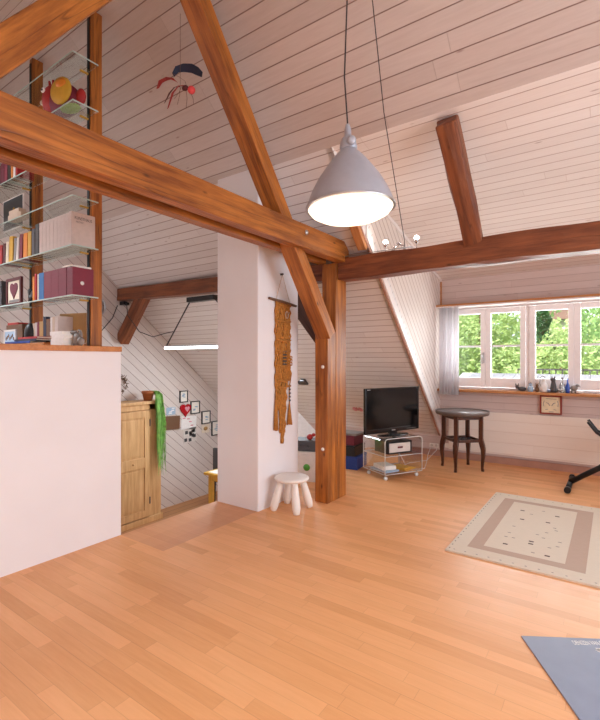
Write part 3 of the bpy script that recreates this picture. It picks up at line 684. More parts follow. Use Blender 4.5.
obj('plate', MB().prism(heartX(.125, 0), (.025, 0, 0)), plain('glossy_red', 'b01420', .2), r, bevel=.008); obj('pattern', MB().prism(heartX(.055, .0251), (.003, 0, 0)), 'pink', r, loc=(0, .03, .01))
tbl = thing('desk', 'yellow pine desk with white sheets on the lower floor behind the chimney', 'desk', (-4.9, 4.5, -1.04))
obj('tabletop', B((0, 0, .715), (1.35, .8, .75)), plain('yellow_pine', 'd8a848', .45, var=.1, scale=8), tbl, bevel=.004)
for a in (.05, 1.24):
    for b in (.05, .69): obj('leg', B((a, b, 0), (a+.06, b+.06, .715)), bpy.data.materials['yellow_pine'], tbl)
obj('apron', MB().box((.11, .06, .63), (1.24, .08, .715)).box((.11, .72, .63), (1.24, .74, .715)), bpy.data.materials['yellow_pine'], tbl)
obj('paper_sheet', B((-4.84, 4.54, -.289), (-4.2, 5.2, -.285)), 'paper', label='white paper spread over the desk behind the chimney', cat='paper')
ch = thing('desk_chair', 'dark chair behind the desk, its back just showing beside the chimney', 'chair', (-5.16, 5.32, -1.04), math.radians(20))
obj('seat', B((-.22, -.22, .42), (.22, .22, .47)), 'dkgrey', ch, bevel=.02); obj('backrest', B((-.2, -.24, .62), (.2, -.20, .98)), 'dkgrey', ch, bevel=.02)
for a in (-.19, .19):
    for b in (-.19, .19): obj('leg', MB().tube([(a, b, 0), (a*.95, b*.95, .42)], .014), 'blackm', ch)
    obj('back_post', MB().tube([(a*.8, -.2, .45), (a*.8, -.215, .66)], .012), 'blackm', ch)

# ---------------------------------------------------------------- parrot mobile
F_ = Vector((-.5764, .8171, 0)); R_ = Vector((.8171, .5764, 0)); Z_ = Vector((0, 0, 1))
mo = thing('bird_mobile', 'hanging paper bird mobile with black and red feathers under the ceiling', 'mobile', tuple(Vector((-2.55, 2.12, 3.30))))
def mp(px, py, dd=0): return R_*((px-176)*.0070) + Z_*((88-py)*.0070) + F_*dd
def feather(name, pts, ws, mat, dd=0):
    m = MB(); n = len(pts)
    top = []; bot = []
    for i, (a, b) in enumerate(pts):
        t0 = Vector(pts[max(i-1, 0)]); t1 = Vector(pts[min(i+1, n-1)]); d = (t1-t0).normalized(); nn = Vector((d.y, -d.x))
        top.append(mp(a+nn.x*ws[i], b+nn.y*ws[i], dd)); bot.append(mp(a-nn.x*ws[i], b-nn.y*ws[i], dd+.03))
    for i in range(n-1): m.hexa([top[i], top[i+1], bot[i+1], bot[i], top[i]+F_*.006, top[i+1]+F_*.006, bot[i+1]+F_*.006, bot[i]+F_*.006])
    return obj(name, m, mat, mo)
feather('feather', [(168, 72), (172, 66), (179, 64.5), (187, 65), (193, 68), (198, 71.5)], [.5, 1.8, 2.8, 3.3, 3.0, 1.5], 'navy')
feather('feather', [(171, 77.5), (166, 74), (160, 74), (154, 77), (151, 84)], [.6, 2.0, 3.2, 3.4, 2.0], 'red', .02)
feather('feather', [(174, 81), (168, 82), (163, 88), (158, 98)], [.8, 1.6, 1.8, 1.1], 'maroon', .03)
feather('feather', [(180, 84), (174, 84), (168, 91), (163, 107)], [.8, 1.7, 2.0, 1.3], 'red', -.01)
obj('head', MB().ball(mp(187.5, 89), .028, 14), plain('coral_red', 'e04848', .5), mo)
obj('body', MB().ball(mp(181, 87), (.028, .02, .018), 12), 'maroon', mo)
wm = MB()
for a, b, c, d in ((176, 84, 173, 104), (178, 84, 170, 98), (182, 88, 182, 108), (186, 90, 190, 104), (168, 72, 181, 80), (181, 80, 181, 87)): wm.tube([mp(a, b), mp((a+c)/2+1, (b+d)/2), mp(c, d)], .0012, 4)
wm.tube([mp(176, 88)+Vector((0, 0, .0)), mp(176, 88)+Z_*(zr(2.12)-3.30)], .0012, 4)
obj('thread', wm, 'brown', mo)

# ---------------------------------------------------------------- macrame wall hanging on the chimney
mc = thing('wall_hanging', 'long ochre macrame wall hanging on a stick on the chimney side', 'wall hanging', (-2.585, 3.36, 1.9))
ochre = plain('ochre_jute', 'b87a36', .9, var=.25, scale=60)
obj('stick', MB().tube([(.018, -.21, .015), (.02, 0, 0), (.018, .21, -.018)], [.012, .015, .012], 8), 'brown', mc)
obj('nail', MB().tube([(0, -.015, .262), (.03, -.015, .262)], .01, 8), 'dkgrey', mc)
obj('string', MB().tube([(.018, -.11, .01), (.02, -.015, .262), (.018, .11, -.01)], .003, 5), 'beige', mc)
cd_ = MB(); rr = random.Random(5)
N = 17
for k in range(N):
    y = -.108+.216*k/(N-1); u = abs(k-(N-1)/2)/((N-1)/2)
    zend = -1.02 if u > .62 else (-1.24 if u > .35 else -1.34)
    if k > N*.80: zend = -.74
    n_ = 46; pts = []
    for i in range(n_+1):
        z = zend*i/n_; sq = 1 - (.22 if z < -.76 else 0)*min(1, (-.76-z)/.15 if z < -.76 else 0)
        tz = 1-.55*max(0, (-z-1.05)/.3)
        pts.append((.016+.006*math.sin(i*1.35+k*PI), y*sq*tz-.008*(z < -.76)+.006*math.sin(i*.9+k*2.1), z))
    cd_.tube(pts, .0088, 5)
for zz in (-.03, -.18, -.36, -.46, -.60, -.74, -.80): cd_.tube([(.024, -.11, zz), (.028, 0, zz-.01), (.024, .11, zz)], .010, 6)
obj('knotted_cords', cd_, ochre, mc)
ts = MB(); ts.tube([(.02, .09, -.62), (.024, .125, -.68), (.022, .11, -.75), (.02, .10, -.80), (.02, .10, -.98)], .006, 6)
for i in range(16): a = i*2*PI/16; ts.tube([(.02, .10, -.965), (.02+.02*math.cos(a), .10+.028*math.sin(a), -1.16-.02*rr.random())], .0055, 4)
for i in range(12): a = i*2*PI/12; ts.tube([(.02, -.105, -.82), (.02+.012*math.cos(a), -.112+.022*math.sin(a), -1.19-.02*rr.random())], .0065, 4)
for q in range(3): ts.tube([(.02, .06, -.50-.03*q), (.03, .13, -.52-.03*q), (.02, .135, -.545-.03*q)], .005, 5)
obj('tassel', ts, ochre, mc)
for i in range(5):
    obj('bead', MB().ball((0, 0, 0), .011, 8), 'dkgrey', mc, loc=(.024, .10, -.80-.035*i))
    for j in range(3): obj('bead', MB().ball((0, 0, 0), .009, 8), 'dkgrey', mc, loc=(.03, -.01+.02*j, -.47-.03*i))
obj('ring', MB().tube([(.03, .045+.022*math.cos(a*PI/8), -.12+.032*math.sin(a*PI/8)) for a in range(17)], .005, 6, cap=False), 'beige', mc)

# ---------------------------------------------------------------- stool
sl = thing('stool', 'small round white plastic stool beside the chimney', 'stool', (-2.385, 3.25, 0))
obj('seat', MB().lathe([(0, .255), (.10, .257), (.145, .266), (.156, .278), (.154, .291), (.14, .299), (.08, .302), (0, .302)], seg=40), 'whiteplastic', sl)
for a in (45, 135, 225, 315):
    c, s_ = math.cos(math.radians(a+6)), math.sin(math.radians(a+6))
    obj('leg', MB().tube([(.172*c, .172*s_, .0), (.170*c, .170*s_, .008), (.160*c, .160*s_, .05), (.140*c, .140*s_, .12), (.118*c, .118*s_, .2), (.098*c, .098*s_, .27)], [.016, .028, .037, .037, .031, .026], 14), 'whiteplastic', sl)

# ---------------------------------------------------------------- television on its trolley
ct = thing('tv_trolley', 'clear acrylic trolley on castors carrying the television', 'trolley', (-2.126, 4.896, 0), math.radians(61.2))
def usheet():
    P = [(-.25, .075), (-.25, .43)] + [(-.25+.04*(1-math.cos(a)), .43+.04*math.sin(a)) for a in (.4, .8, 1.2, PI/2)] + [(.21, .47)] + [(.21+.04*math.sin(a), .43+.04*math.cos(a)) for a in (.4, .8, 1.2, PI/2)] + [(.25, .075)]
    return P
P = usheet(); m = MB()
for (a, b), (c, d) in zip(P, P[1:]):
    dx, dz = c-a, d-b; L = math.hypot(dx, dz); nx, nz = dz/L*.008, -dx/L*.008
    m.prism([(a, -.18, b), (c, -.18, d), (c+nx, -.18, d+nz), (a+nx, -.18, b+nz)], (0, .36, 0))
obj('frame', m, 'acrylic', ct)
m = MB()
for y in (-.181, .181): m.tube([(x, y, z) for x, z in P], .0045, 6)
obj('edge', m, 'acredge', ct)
for z in (.268, .068):
    s_ = obj('shelf', B((-.245, -.18, z), (.245, .18, z+.008)), 'acrylic', ct)
    obj('shelf_edge', MB().tube([(-.245, -.181, z+.004), (.245, -.181, z+.004)], .004, 6).tube([(-.245, .181, z+.004), (.245, .181, z+.004)], .004, 6).tube([(-.245, -.181, z+.004), (-.245, .181, z+.004)], .003, 6), 'acredge', s_)
for a in (-.21, .21):
    for b in (-.14, .14):
        w_ = obj('castor', MB().tube([(a, b, .068), (a, b, .04)], .006, 8), 'chrome', ct)
        obj('wheel', MB().lathe([(.0, -.009), (.02, -.009), (.022, 0), (.02, .009), (0, .009)], (a, b, .022), 16, T=Matrix.Rotation(PI/2, 4, 'X')), 'acredge', w_)
ct.scale = (1.05, 1.16, 1)
tv = thing('television', 'black flat screen television on the acrylic trolley', 'television', (-2.127, 4.915, .471), math.radians(69.6))
m = MB(); W, Hh, b_ = .4425, .52, .024
m.box((-W, -.01, .035), (-W+b_, .028, .035+Hh)).box((W-b_, -.01, .035), (W, .028, .035+Hh)).box((-W+b_, -.01, .035), (W-b_, .028, .035+.05)).box((-W+b_, -.01, .035+Hh-b_), (W-b_, .028, .035+Hh)).box((-W*.9, .028, .08), (W*.9, .06, .5))
obj('housing', m, 'bezel', tv, bevel=.004)
obj('screen', B((-W+b_, -.004, .085), (W-b_, .02, .035+Hh-b_)), 'screen', tv)
obj('maker_badge', MB().box((-.03, -.0112, .052), (.03, -.0102, .064)), 'steel', tv)
obj('maker_badge', MB().box((-.42, -.0112, .537), (-.37, -.0102, .543)), 'steel', tv)
obj('lettering', MB().box((.22, -.0112, .055), (.38, -.0102, .059)), 'grey', tv)
obj('stand', MB().lathe([(.23, 0), (.23, .006), (.215, .012), (.05, .016), (0, .016)], seg=36, sy=.52).box((-.06, -.01, .012), (.06, .02, .05)), 'bezel', tv)
def incart(p): return ct_m @ Vector(p)
ct_m = Matrix.Translation((-2.126, 4.896, 0)) @ Matrix.Rotation(math.radians(61.2), 4, 'Z')
db = thing('drawer_box', 'black mini chest with one pale grey drawer on the trolley middle shelf', 'storage box', tuple(incart((.01, -.0, .2765))), math.radians(61.2))
m = MB().box((-.17, -.13, 0), (-.155, .13, .14)).box((.155, -.13, 0), (.17, .13, .14)).box((-.155, -.13, .125), (.155, .13, .14)).box((-.155, -.13, 0), (.155, .13, .012)).box((-.155, .115, .012), (.155, .13, .125))
obj('body', m, 'black', db, bevel=.003)
d_ = obj('drawer', B((-.150, -.128, .016), (.150, .10, .120)), 'pale', db, bevel=.002); obj('handle', MB().box((-.035, -.136, .062), (.035, -.128, .082)), 'maroon', d_, bevel=.002)
def flat(name, lx, ly, z, w_, d__, h_, c, lb, cat, rz=0):
    p = incart((lx, ly, z)); return obj(name, B((-w_/2, -d__/2, 0), (w_/2, d__/2, h_)), c, loc=tuple(p), rot=(0, 0, math.radians(61.2+rz)), label=lb, cat=cat, bevel=.002)
flat('magazine', -.13, -.02, .0765, .2, .27, .02, 'ltblue', 'pale blue magazine at the bottom of the trolley pile', 'magazine', 4)
flat('paper_stack', -.12, -.01, .0970, .17, .22, .045, 'paper', 'stack of white papers on the trolley lower shelf', 'papers', -6)
p = incart((.115, -.02, .0765)); en = MB().box((-.11, -.13, 0), (.11, .13, .012)).box((-.10, -.11, .0121), (.07, .10, .024))
obj('envelope', en, plain('padded_envelope', 'e0a848', .6), loc=tuple(p), rot=(0, 0, math.radians(80)), label='yellow padded envelope on the trolley lower shelf', cat='envelope', bevel=.004)
flat('remote_control', .10, .03, .4172, .04, .13, .012, 'black', 'black remote control on the mini chest in the trolley', 'remote control', 15)
# things stored behind the post
def crate(name, x, y, z, w_, d__, h_, c, lb, cat, rz=0, extra=None):
    m = MB().box((-w_/2, -d__/2, 0), (w_/2, d__/2, h_)); m.box((-w_/2-.004, -d__/2-.004, h_*.8), (w_/2+.004, d__/2+.004, h_*.96))
    return obj(name, m, c, loc=(x, y, z), rot=(0, 0, math.radians(rz)), label=lb, cat=cat, bevel=.004)
crate('storage_box', -2.80, 5.0, 0, .42, .36, .16, 'blue', 'blue storage box on the floor between the post and the trolley', 'box', 8)
crate('storage_box', -2.79, 4.99, .161, .36, .32, .13, 'black', 'black storage box on the blue one behind the post', 'box', 5)
crate('storage_box', -2.78, 4.99, .292, .32, .28, .12, 'burg', 'burgundy box on the black box behind the post', 'box', 3)
obj('tray', B((-.18, -.13, 0), (.18, .13, .025)), 'grey', loc=(-2.77, 4.99, .413), label='grey tray on top of the burgundy box', cat='tray', bevel=.004)
sb = crate('carton', -2.86, 4.20, 0, .32, .30, .33, 'pale', 'white carton with a round green logo behind the stool', 'box', 20)
lg = MB().lathe([(.038, 0), (.038, .001), (0, .001)], seg=20, T=Matrix.Rotation(PI/2, 4, 'X')); lg.box((-.135, -.0015, -.16), (-.12, 0, .14)); obj('logo', lg, 'green', sb, loc=(.03, -.152, .16))
tk = MB().box((-.15, -.12, 0), (.15, .12, .115)); tk.tube([(-.05, -.125, .05), (-.05, -.14, .07), (.05, -.14, .07), (.05, -.125, .05)], .006); obj('toolbox', tk, 'dkgrey', loc=(-2.87, 4.20, .332), rot=(0, 0, .35), label='dark grey case on top of the white carton', cat='case', bevel=.01)
obj('skylight_patch', MB().prism([(-.22, 0, 0), (.22, 0, 0), (.16, .0, .40), (-.22, .0, .74)], (0, .02, 0)), 'white', loc=(-3.22+.05, 4.62, .0), rot=(math.radians(-12), 0, .25), label='white panel standing in for a skylight patch behind the dark case', cat='board')  # white sheet put in for a bright patch of skylight
rf = MB().ball((0, 0, 0), (.035, .035, .035), 10).ball((.05, 0, .03), (.025, .02, .02), 8); obj('red_bobble', rf, 'red', loc=(-2.80, 4.16, .482), label='small red ball on the dark grey case beside the post', cat='ball')
bt = MB()
for s_ in (-1, 1): bt.lathe([(.05, 0), (.05, .004), (0, .004)], (s_*.045, 0, 0), 14, T=Matrix.Scale(.75, 4, (1, 0, 0)))
bt.tube([(0, -.03, .004), (0, .05, .004)], .006)
nrmr = Vector((0, -.652, -.758))
def on_roof(x, y): return Vector((x, y, zr(y))) + nrmr*.004
qr = nrmr.to_track_quat('Z', 'Y').to_euler()
r = obj('butterfly', bt, 'pink', loc=tuple(on_roof(-3.09, 5.86)), rot=tuple(qr), label='pink butterfly decoration on the sloping boards left of the television', cat='decoration')
bt = MB().cbox((0, 0, .012), (.16, .06, .024)).cbox((.04, .06, .02), (.08, .05, .04)); obj('clip_lamp', bt, 'dkgrey', loc=tuple(on_roof(-3.75, 5.40)), rot=tuple(qr), label='small dark fixture on the sloping boards between chimney and post', cat='lamp')

# ---------------------------------------------------------------- side table
sd = thing('side_table', 'round dark wooden side table with curved legs under the curtain', 'side table', (-1.545, 5.69, 0))
obj('tabletop', MB().lathe([(0, .672), (.29, .672), (.312, .68), (.318, .70), (.318, .722), (.306, .722), (.302, .710), (.298, .7085)], seg=48), plain('pewter_rim', '6e625c', .4, .2), sd)
obj('tray_inlay', MB().lathe([(.30, .700), (.30, .7095), (0, .7095)], seg=48), 'tabletop', sd)
for a in (0, 90, 180, 270):
    a_ = math.radians(a-2); c, s_ = math.cos(a_), math.sin(a_); rot_ = Matrix.Rotation(a_, 4, 'Z')
    m = MB(); prof = [(.226, .672, .023), (.226, .40, .023), (.228, .365, .027), (.240, .32, .028), (.252, .26, .025), (.252, .18, .020), (.244, .10, .016), (.242, .04, .014), (.248, .0, .016)]
    rings = []
    for r_, z_, h_ in prof:
        rings.append([m.b.verts.new(rot_ @ Vector((r_+sx*h_, sy*h_, z_))) for sx, sy in ((-1, -1), (1, -1), (1, 1), (-1, 1))])
    for A, D in zip(rings, rings[1:]):
        for k in range(4): m._f([A[k], A[(k+1) % 4], D[(k+1) % 4], D[k]])
    m._f(rings[0]); m._f(rings[-1]); obj('leg', m, 'darkwood', sd, bevel=.003)
sq = [Vector((.222*math.cos(math.radians(a-2)), .222*math.sin(math.radians(a-2)), .35)) for a in (0, 90, 180, 270)]
m = MB()
for a, b in zip(sq, sq[1:]+sq[:1]):
    d = (b-a).normalized(); n_ = Vector((d.y, -d.x, 0))*.010
    m.prism([a-n_, b-n_, b+n_, a+n_], (0, 0, .032))
obj('stretcher', m, 'darkwood', sd)
m = MB().prism([q*.96+Vector((0, 0, .35*.04)) for q in sq], (0, 0, .008)); obj('shelf', m, 'tabletop', sd)
m = MB()
for a, b in zip(sq, sq[1:]+sq[:1]):
    d = (b-a).normalized(); n_ = Vector((d.y, -d.x, 0))*.010; a2, b2 = Vector((a.x, a.y, .625))*1, Vector((b.x, b.y, .625))
    m.prism([a2-n_, b2-n_, b2+n_, a2+n_], (0, 0, .045))
obj('apron', m, 'darkwood', sd)
dt = MB()
for a, b in ((-.06, .02), (.02, -.06), (.07, .05), (0, .08)): dt.ball((a, b, .375), (.03, .02, .012), 8)
obj('coaster', dt, 'dkgrey', loc=(-1.545, 5.69, -.001), label='dark little stones lying on the side table lower shelf', cat='stones')

# ---------------------------------------------------------------- window wall things
m = MB(); n_ = 90; rows = []
for i in range(n_+1):
    x = -1.945+.262*i/n_; y = 6.05+.022*math.sin(i/n_*2*PI*6.5)+.006*math.sin(i*.7)
    rows.append([(x, y, 2.072), (x+.002*math.sin(i), y-.004, 1.5), (x, y+.004*math.sin(i*.4), .885)])
vs = [[m.b.verts.new(p) for p in r_] for r_ in rows]
for a, b in zip(vs, vs[1:]):
    for k in range(2): m._f([a[k], a[k+1], b[k+1], b[k]], True)
o = obj('curtain', m, 'curtain', label='white pleated curtain at the left end of the window', cat='curtain'); sm = o.modifiers.new('solid', 'SOLIDIFY'); sm.thickness = .003
tf = thing('framed_tile', 'small square cream picture in a red frame under the window sill', 'picture', (-.632, 6.214, .80))
m = MB()
for a, b in (((-.118, 0, -.115), (-.1, .034, .115)), ((.1, 0, -.115), (.118, .034, .115)), ((-.1, 0, -.115), (.1, .034, -.097)), ((-.1, 0, .097), (.1, .034, .115))): m.box(a, b)
obj('frame', m, plain('red_frame', '8c3020', .4), tf); obj('tile', B((-.1, .01, -.097), (.1, .034, .097)), plain('cream_tile', 'f2e4c4', .3), tf)
m = MB()
for s_ in (-1, 1):
    m.tube([(s_*.07, .009, .05), (s_*.08, .009, .02), (s_*.075, .009, -.02)], .003, 5); m.tube([(s_*.01, .009, -.01), (s_*.03, .009, .02), (s_*.05, .009, .025)], .004, 5); m.tube([(s_*.03, .009, -.055), (s_*.06, .009, -.06)], .003, 5)
m.tube([(-.02, .009, -.085), (.03, .009, -.085)], .003, 5); m.tube([(-.05, .009, .075), (.06, .009, .072)], .0025, 5)
obj('ornament', m, 'grey', tf)
SZ_ = .958
def fig(name, mb, mat, x, lb, cat, y=6.15, parts=()):
    r = obj(name, mb, mat, loc=(x, y, SZ_), label=lb, cat=cat); r.scale = (1.15, 1.15, 1.2)
    for n_, m_, k_ in parts: obj(n_, m_, k_, r)
    return r
def cat_(h, lying=False):
    m = MB()
    if lying: m.ball((.015, 0, .025), (.045, .022, .025), 12); m.ball((-.035, 0, .045), (.02, .018, .018), 10); e = (-.035, .06)
    else:
        m.lathe([(.03, 0), (.034, h*.15), (.026, h*.45), (.018, h*.66), (.02, h*.75), (.021, h*.84), (.012, h*.9), (0, h*.92)], seg=14); m.ball((-.01, -.014, h*.8), (.018, .016, .02), 10); e = (-.0, h*.86)
    for s_ in (-1, 1): m.tube([(e[0]+s_*.011, 0, e[1]), (e[0]+s_*.014, 0, e[1]+.026)], [.009, .001], 6)
    m.tube([(.03, .01, .012), (.045, -.01, .02), (.04, -.02, .04)], .006, 6)
    return m
fig('cat_figurine', cat_(.06, True), 'dkgrey', -.955, 'small dark lying cat figurine at the left end of the sill row', 'figurine')
m = MB().lathe([(.026, 0), (.03, .03), (.02, .055), (.012, .06)], seg=12); m.ball((0, 0, .075), .016, 10)
fig('doll_figurine', m, 'ltblue', -.845, 'blue and white doll figurine second from the left on the sill', 'figurine', parts=(('hair', MB().ball((0, .004, .082), (.018, .017, .014), 10), 'brown'),))
fig('bear_figurine', MB().ball((0, 0, .028), (.024, .02, .03), 10).ball((0, 0, .066), (.017, .016, .017), 10).ball((.012, 0, .083), .006, 6).ball((-.012, 0, .083), .006, 6), 'brown', -.772, 'small brown figurine left of the white jug on the sill', 'figurine')
m = MB().lathe([(.03, 0), (.038, .03), (.034, .07), (.018, .10), (.016, .125), (.022, .135), (.016, .135), (.012, .12), (0, .12)], seg=18)
fig('jug', m, 'white', -.695, 'white jug with a tall thin handle on the window sill', 'jug', parts=(('handle', MB().tube([(-.03, 0, .04), (-.042, 0, .09), (-.035, 0, .15), (-.015, 0, .165), (.01, 0, .15)], .004, 6), 'grey'),))
fig('dish', MB().lathe([(.012, 0), (.026, .014), (.03, .028), (.025, .028), (0, .012)], seg=16), 'bluegrey', -.643, 'tiny blue grey dish left of the tall grey cat', 'dish')
fig('cat_figurine', cat_(.165), 'dkgrey', -.597, 'tall grey sitting cat figurine on the window sill', 'figurine')
m = MB().lathe([(.026, 0), (.028, .05), (.024, .085), (.011, .11), (.010, .135), (0, .135)], seg=16)
fig('glass_bottle', m, glassy('clear_bottle_glass', (.86, .9, .9, 1), .18), -.503, 'clear glass bottle right of the grey cat', 'bottle', parts=(('cork', MB().lathe([(.012, .136), (.012, .155), (0, .155)], seg=10), 'grey'),))
m = MB().lathe([(.020, 0), (.022, .05), (.018, .075), (.007, .10), (.007, .145), (0, .145)], seg=16)
fig('glass_bottle', m, plain('cobalt_glass', '3c5cb8', .1), -.449, 'slim cobalt blue bottle on the window sill', 'bottle')
m = MB().ball((0, 0, .05), (.034, .022, .028), 12).ball((.03, 0, .075), (.018, .015, .016), 10); m.tube([(-.02, 0, .03), (-.02, 0, 0)], .008); m.tube([(.012, 0, .03), (.012, 0, 0)], .008); m.tube([(.045, 0, .075), (.055, 0, .06)], [.006, .002]); m.tube([(-.03, 0, .055), (-.045, 0, .03)], [.01, .006])
fig('bird_figurine', m, 'grey', -.385, 'grey bird figurine at the right end of the sill row', 'figurine')
fig('shell', MB().ball((0, 0, .013), (.03, .022, .014), 10), 'white', -.325, 'flat white shell beside the grey bird figurine', 'shell')
for i, x_ in enumerate((-2.115, -2.05)):
    r = obj('wall_socket', MB().box((-.031, -.008, -.031), (.031, 0, .031)), 'whiteplastic', loc=(x_, 6.249, .142), label=('left' if i == 0 else 'right')+' white wall socket near the floor left of the side table', cat='socket', bevel=.003)
    obj('socket_recess', MB().lathe([(.019, 0), (.019, .001), (0, .001)], seg=16), 'pale', r, loc=(0, -.0085, 0), rot=(PI/2, 0, 0))
r = obj('wall_socket', MB().box((-.031, -.008, -.031), (.031, 0, .031)), 'whiteplastic', loc=(-1.90, 6.249, .16), label='single white wall socket seen behind the side table legs', cat='socket', bevel=.003)
obj('power_cable', MB().tube([(-2.115, 6.235, .14), (-2.12, 6.1, .03), (-2.0, 5.7, .008), (-1.92, 5.4, .006), (-2.05, 5.2, .008), (-2.2, 5.15, .3), (-2.2, 5.05, .5)], .004, 6), 'whitetrim', label='white cable from the left socket to the television', cat='cable')
obj('power_cable', MB().tube([(-2.05, 6.235, .14), (-1.98, 6.05, .12), (-2.05, 5.85, .006), (-2.18, 5.6, .006), (-2.2, 5.3, .01)], .004, 6), 'whitetrim', label='white cable looping on the floor from the right socket', cat='cable')

# ---------------------------------------------------------------- rug, mat, exercise bike
rug = MB().box((-.975, 3.165, 0), (-.02, 4.835, .012))
rug.mat(1)
ox0, ox1, oy0, oy1, ix0, ix1, iy0, iy1 = -.862, -.145, 3.305, 4.675, -.768, -.262, 3.385, 4.60
zt = .0122
for a in (((ox0, oy0), (ox1, iy0)), ((ox0, iy1), (ox1, oy1)), ((ox0, iy0), (ix0, iy1)), ((ix1, iy0), (ox1, iy1))): rug.box((a[0][0], a[0][1], .0119), (a[1][0], a[1][1], .0124))
marks = [(-0.663, 4.371), (-0.63, 4.13), (-0.658, 3.92), (-0.663, 3.756), (-0.669, 3.657), (-0.618, 3.662), (-0.646, 3.507), (-0.584, 4.311), (-0.509, 4.455), (-0.395, 4.373), (-0.443, 4.165), (-0.385, 4.058), (-0.369, 4.003), (-0.426, 3.917), (-0.479, 3.834), (-0.433, 3.787), (-0.498, 3.663), (-0.495, 3.613), (-0.46, 3.458), (-0.372, 3.454), (-0.376, 3.614), (-0.323, 3.763), (-0.33, 3.668)]
for i, (x_, y_) in enumerate(marks):
    big = i in (0, 1, 6, 9, 10, 16, 17, 19); rug.mat(2 if big else 3)
    a, b = (.016, .010) if big else (.011, .005)
    rug.box((x_-a, y_-b, .0119), (x_+a, y_+b, .0125))
rug.mat(3)
for i in range(22):
    y_ = 3.2+i*.0725; rug.box((-.962, y_, .0119), (-.954, y_+.02, .0124)); rug.box((-.06, y_, .0119), (-.052, y_+.02, .0124))
for i in range(12):
    x_ = -.93+i*.076
    for y_ in (3.20, 4.775): rug.box((x_, y_, .0119), (x_+.012, y_+.008, .0124))
def rugmat(n, c):
    t = NT(n); p = t.pos(); nn = t.noise(t.xyz(t.math('MULTIPLY', t.dot(p, X_), 8), t.math('MULTIPLY', t.dot(p, (0, 1, 0)), 90), 0), 2, 3); a = lin(c)
    t.col(t.mix(t.rng(nn, .3, .7), tuple(q*.92 for q in a[:3])+(1,), a)); t.rough(.95); t.bump(t.noise(p, 220, 2), .3, .003); return t.m
obj('rug', rug, [rugmat('rug_cream', 'e0d2bf'), rugmat('rug_taupe', 'c2a896'), rugmat('rug_dark', '54403c'), rugmat('rug_mid', '96867e')], label='cream rug with a taupe border and small dark marks on the parquet', cat='rug')
mt = thing('mat', 'blue grey rubber mat with white lettering in the bottom right corner', 'mat', (-.37, 2.395, 0), math.radians(31.6))
mb = MB().box((0, -.95, 0), (1.1, 0, .006)); obj('sheet', mb, plain('blue_grey_rubber', '868da0', .45, var=.05, scale=9), mt, bevel=.002)
text('lettering', 'DENIZEN VAN OUTLAW', .044, 'whiteplastic', mt, (.222, -.056, .0063), (0, 0, .04), .42)
m = MB()
for a, b in (((.305, -.085), (.44, -.30)), ((.44, -.30), (.575, -.085)), ((.305, -.085), (.575, -.085))):
    d = (Vector(b+(0,))-Vector(a+(0,))).normalized(); n_ = Vector((-d.y, d.x, 0))*.010; A, D = Vector(a+(.0061,)), Vector(b+(.0061,)); m.prism([A-n_, D-n_, D+n_, A+n_], (0, 0, .0006))
obj('triangle_mark', m, 'white', mt)
bk = thing('exercise_bike', 'black folding exercise bike at the right edge, only its foot and grips in view', 'exercise bike', (-.385, 5.56, 0))
obj('foot_bar', MB().tube([(.0, -.28, .03), (0, .28, .03)], .026, 14), 'blackm', bk)
for s_ in (-.3, .3): obj('end_cap', MB().tube([(0, s_-.03, .031), (0, s_+.03, .031)], .031, 14), 'black', bk)
obj('frame_tube', MB().tube([(.0, 0, .045), (.27, 0, .235), (.95, 0, .80)], .028, 12), 'blackm', bk)
obj('rear_tube', MB().tube([(1.05, 0, .04), (.62, 0, .50), (.35, 0, .86)], .026, 12), 'blackm', bk)
obj('foot_bar', MB().tube([(1.05, -.25, .03), (1.05, .25, .03)], .026, 14), 'blackm', bk)
obj('flywheel_housing', MB().lathe([(.0, -.05), (.15, -.05), (.17, -.03), (.17, .03), (.15, .05), (0, .05)], (.62, 0, .5), 30, T=Matrix.Rotation(PI/2, 4, 'X')), 'black', bk)
obj('saddle', MB().ball((1.0, 0, .86), (.15, .12, .05), 16), 'black', bk)
for s_, dz in ((-.05, 0), (.05, .012)):
    obj('grip', MB().tube([(.163, s_, .705+dz), (.20, s_, .655+dz), (.24, s_, .60+dz), (.29, s_*1.2, .565+dz), (.36, s_*2, .60), (.42, 0, .745)], .014, 10), 'black', bk)
obj('console', B((.36, -.06, .86), (.42, .06, .96)), 'dkgrey', bk, bevel=.01)
for s_ in (-1, 1): obj('pedal', MB().tube([(.62, s_*.05, .5), (.62, s_*.09, .5), (.62, s_*.09, .5-s_*.15)], .012, 8).cbox((.62, s_*.14, .5-s_*.15), (.1, .08, .025)), 'blackm', bk)

# ---------------------------------------------------------------- outside
obj('garden_ground', B((-30, 6.6, -4.2), (30, 60, -4)), plain('lawn', '5c8a3c', .9, var=.2, scale=.7), kind='structure')
ap = MB()
for i in range(25):
    x_ = -1.9+i*.15; ap.prism([(x_, 6.62, 1.03), (x_, 7.05, 1.13), (x_, 7.05, 1.155), (x_, 6.62, 1.055)], (.145, 0, 0))
ap.box((-1.9, 6.55, .2), (1.9, 7.03, 1.03))
obj('parapet_coping', ap, plain('pale_stone', 'a9a8ae', .7, var=.08), label='pale tiled ledge just outside the window', cat='ledge')
rl = thing('railing', 'low metal railing outside the window behind the tiled ledge', 'railing', (0, 7.12, 1.0))
obj('top_rail', MB().box((-1.15, 0, .205), (1.9, .02, .225)), 'dkgrey', rl)
m = MB()
for i in range(38): m.box((-1.15+i*.08, .004, .0), (-1.135+i*.08, .016, .205))
obj('baluster', m, 'dkgrey', rl)
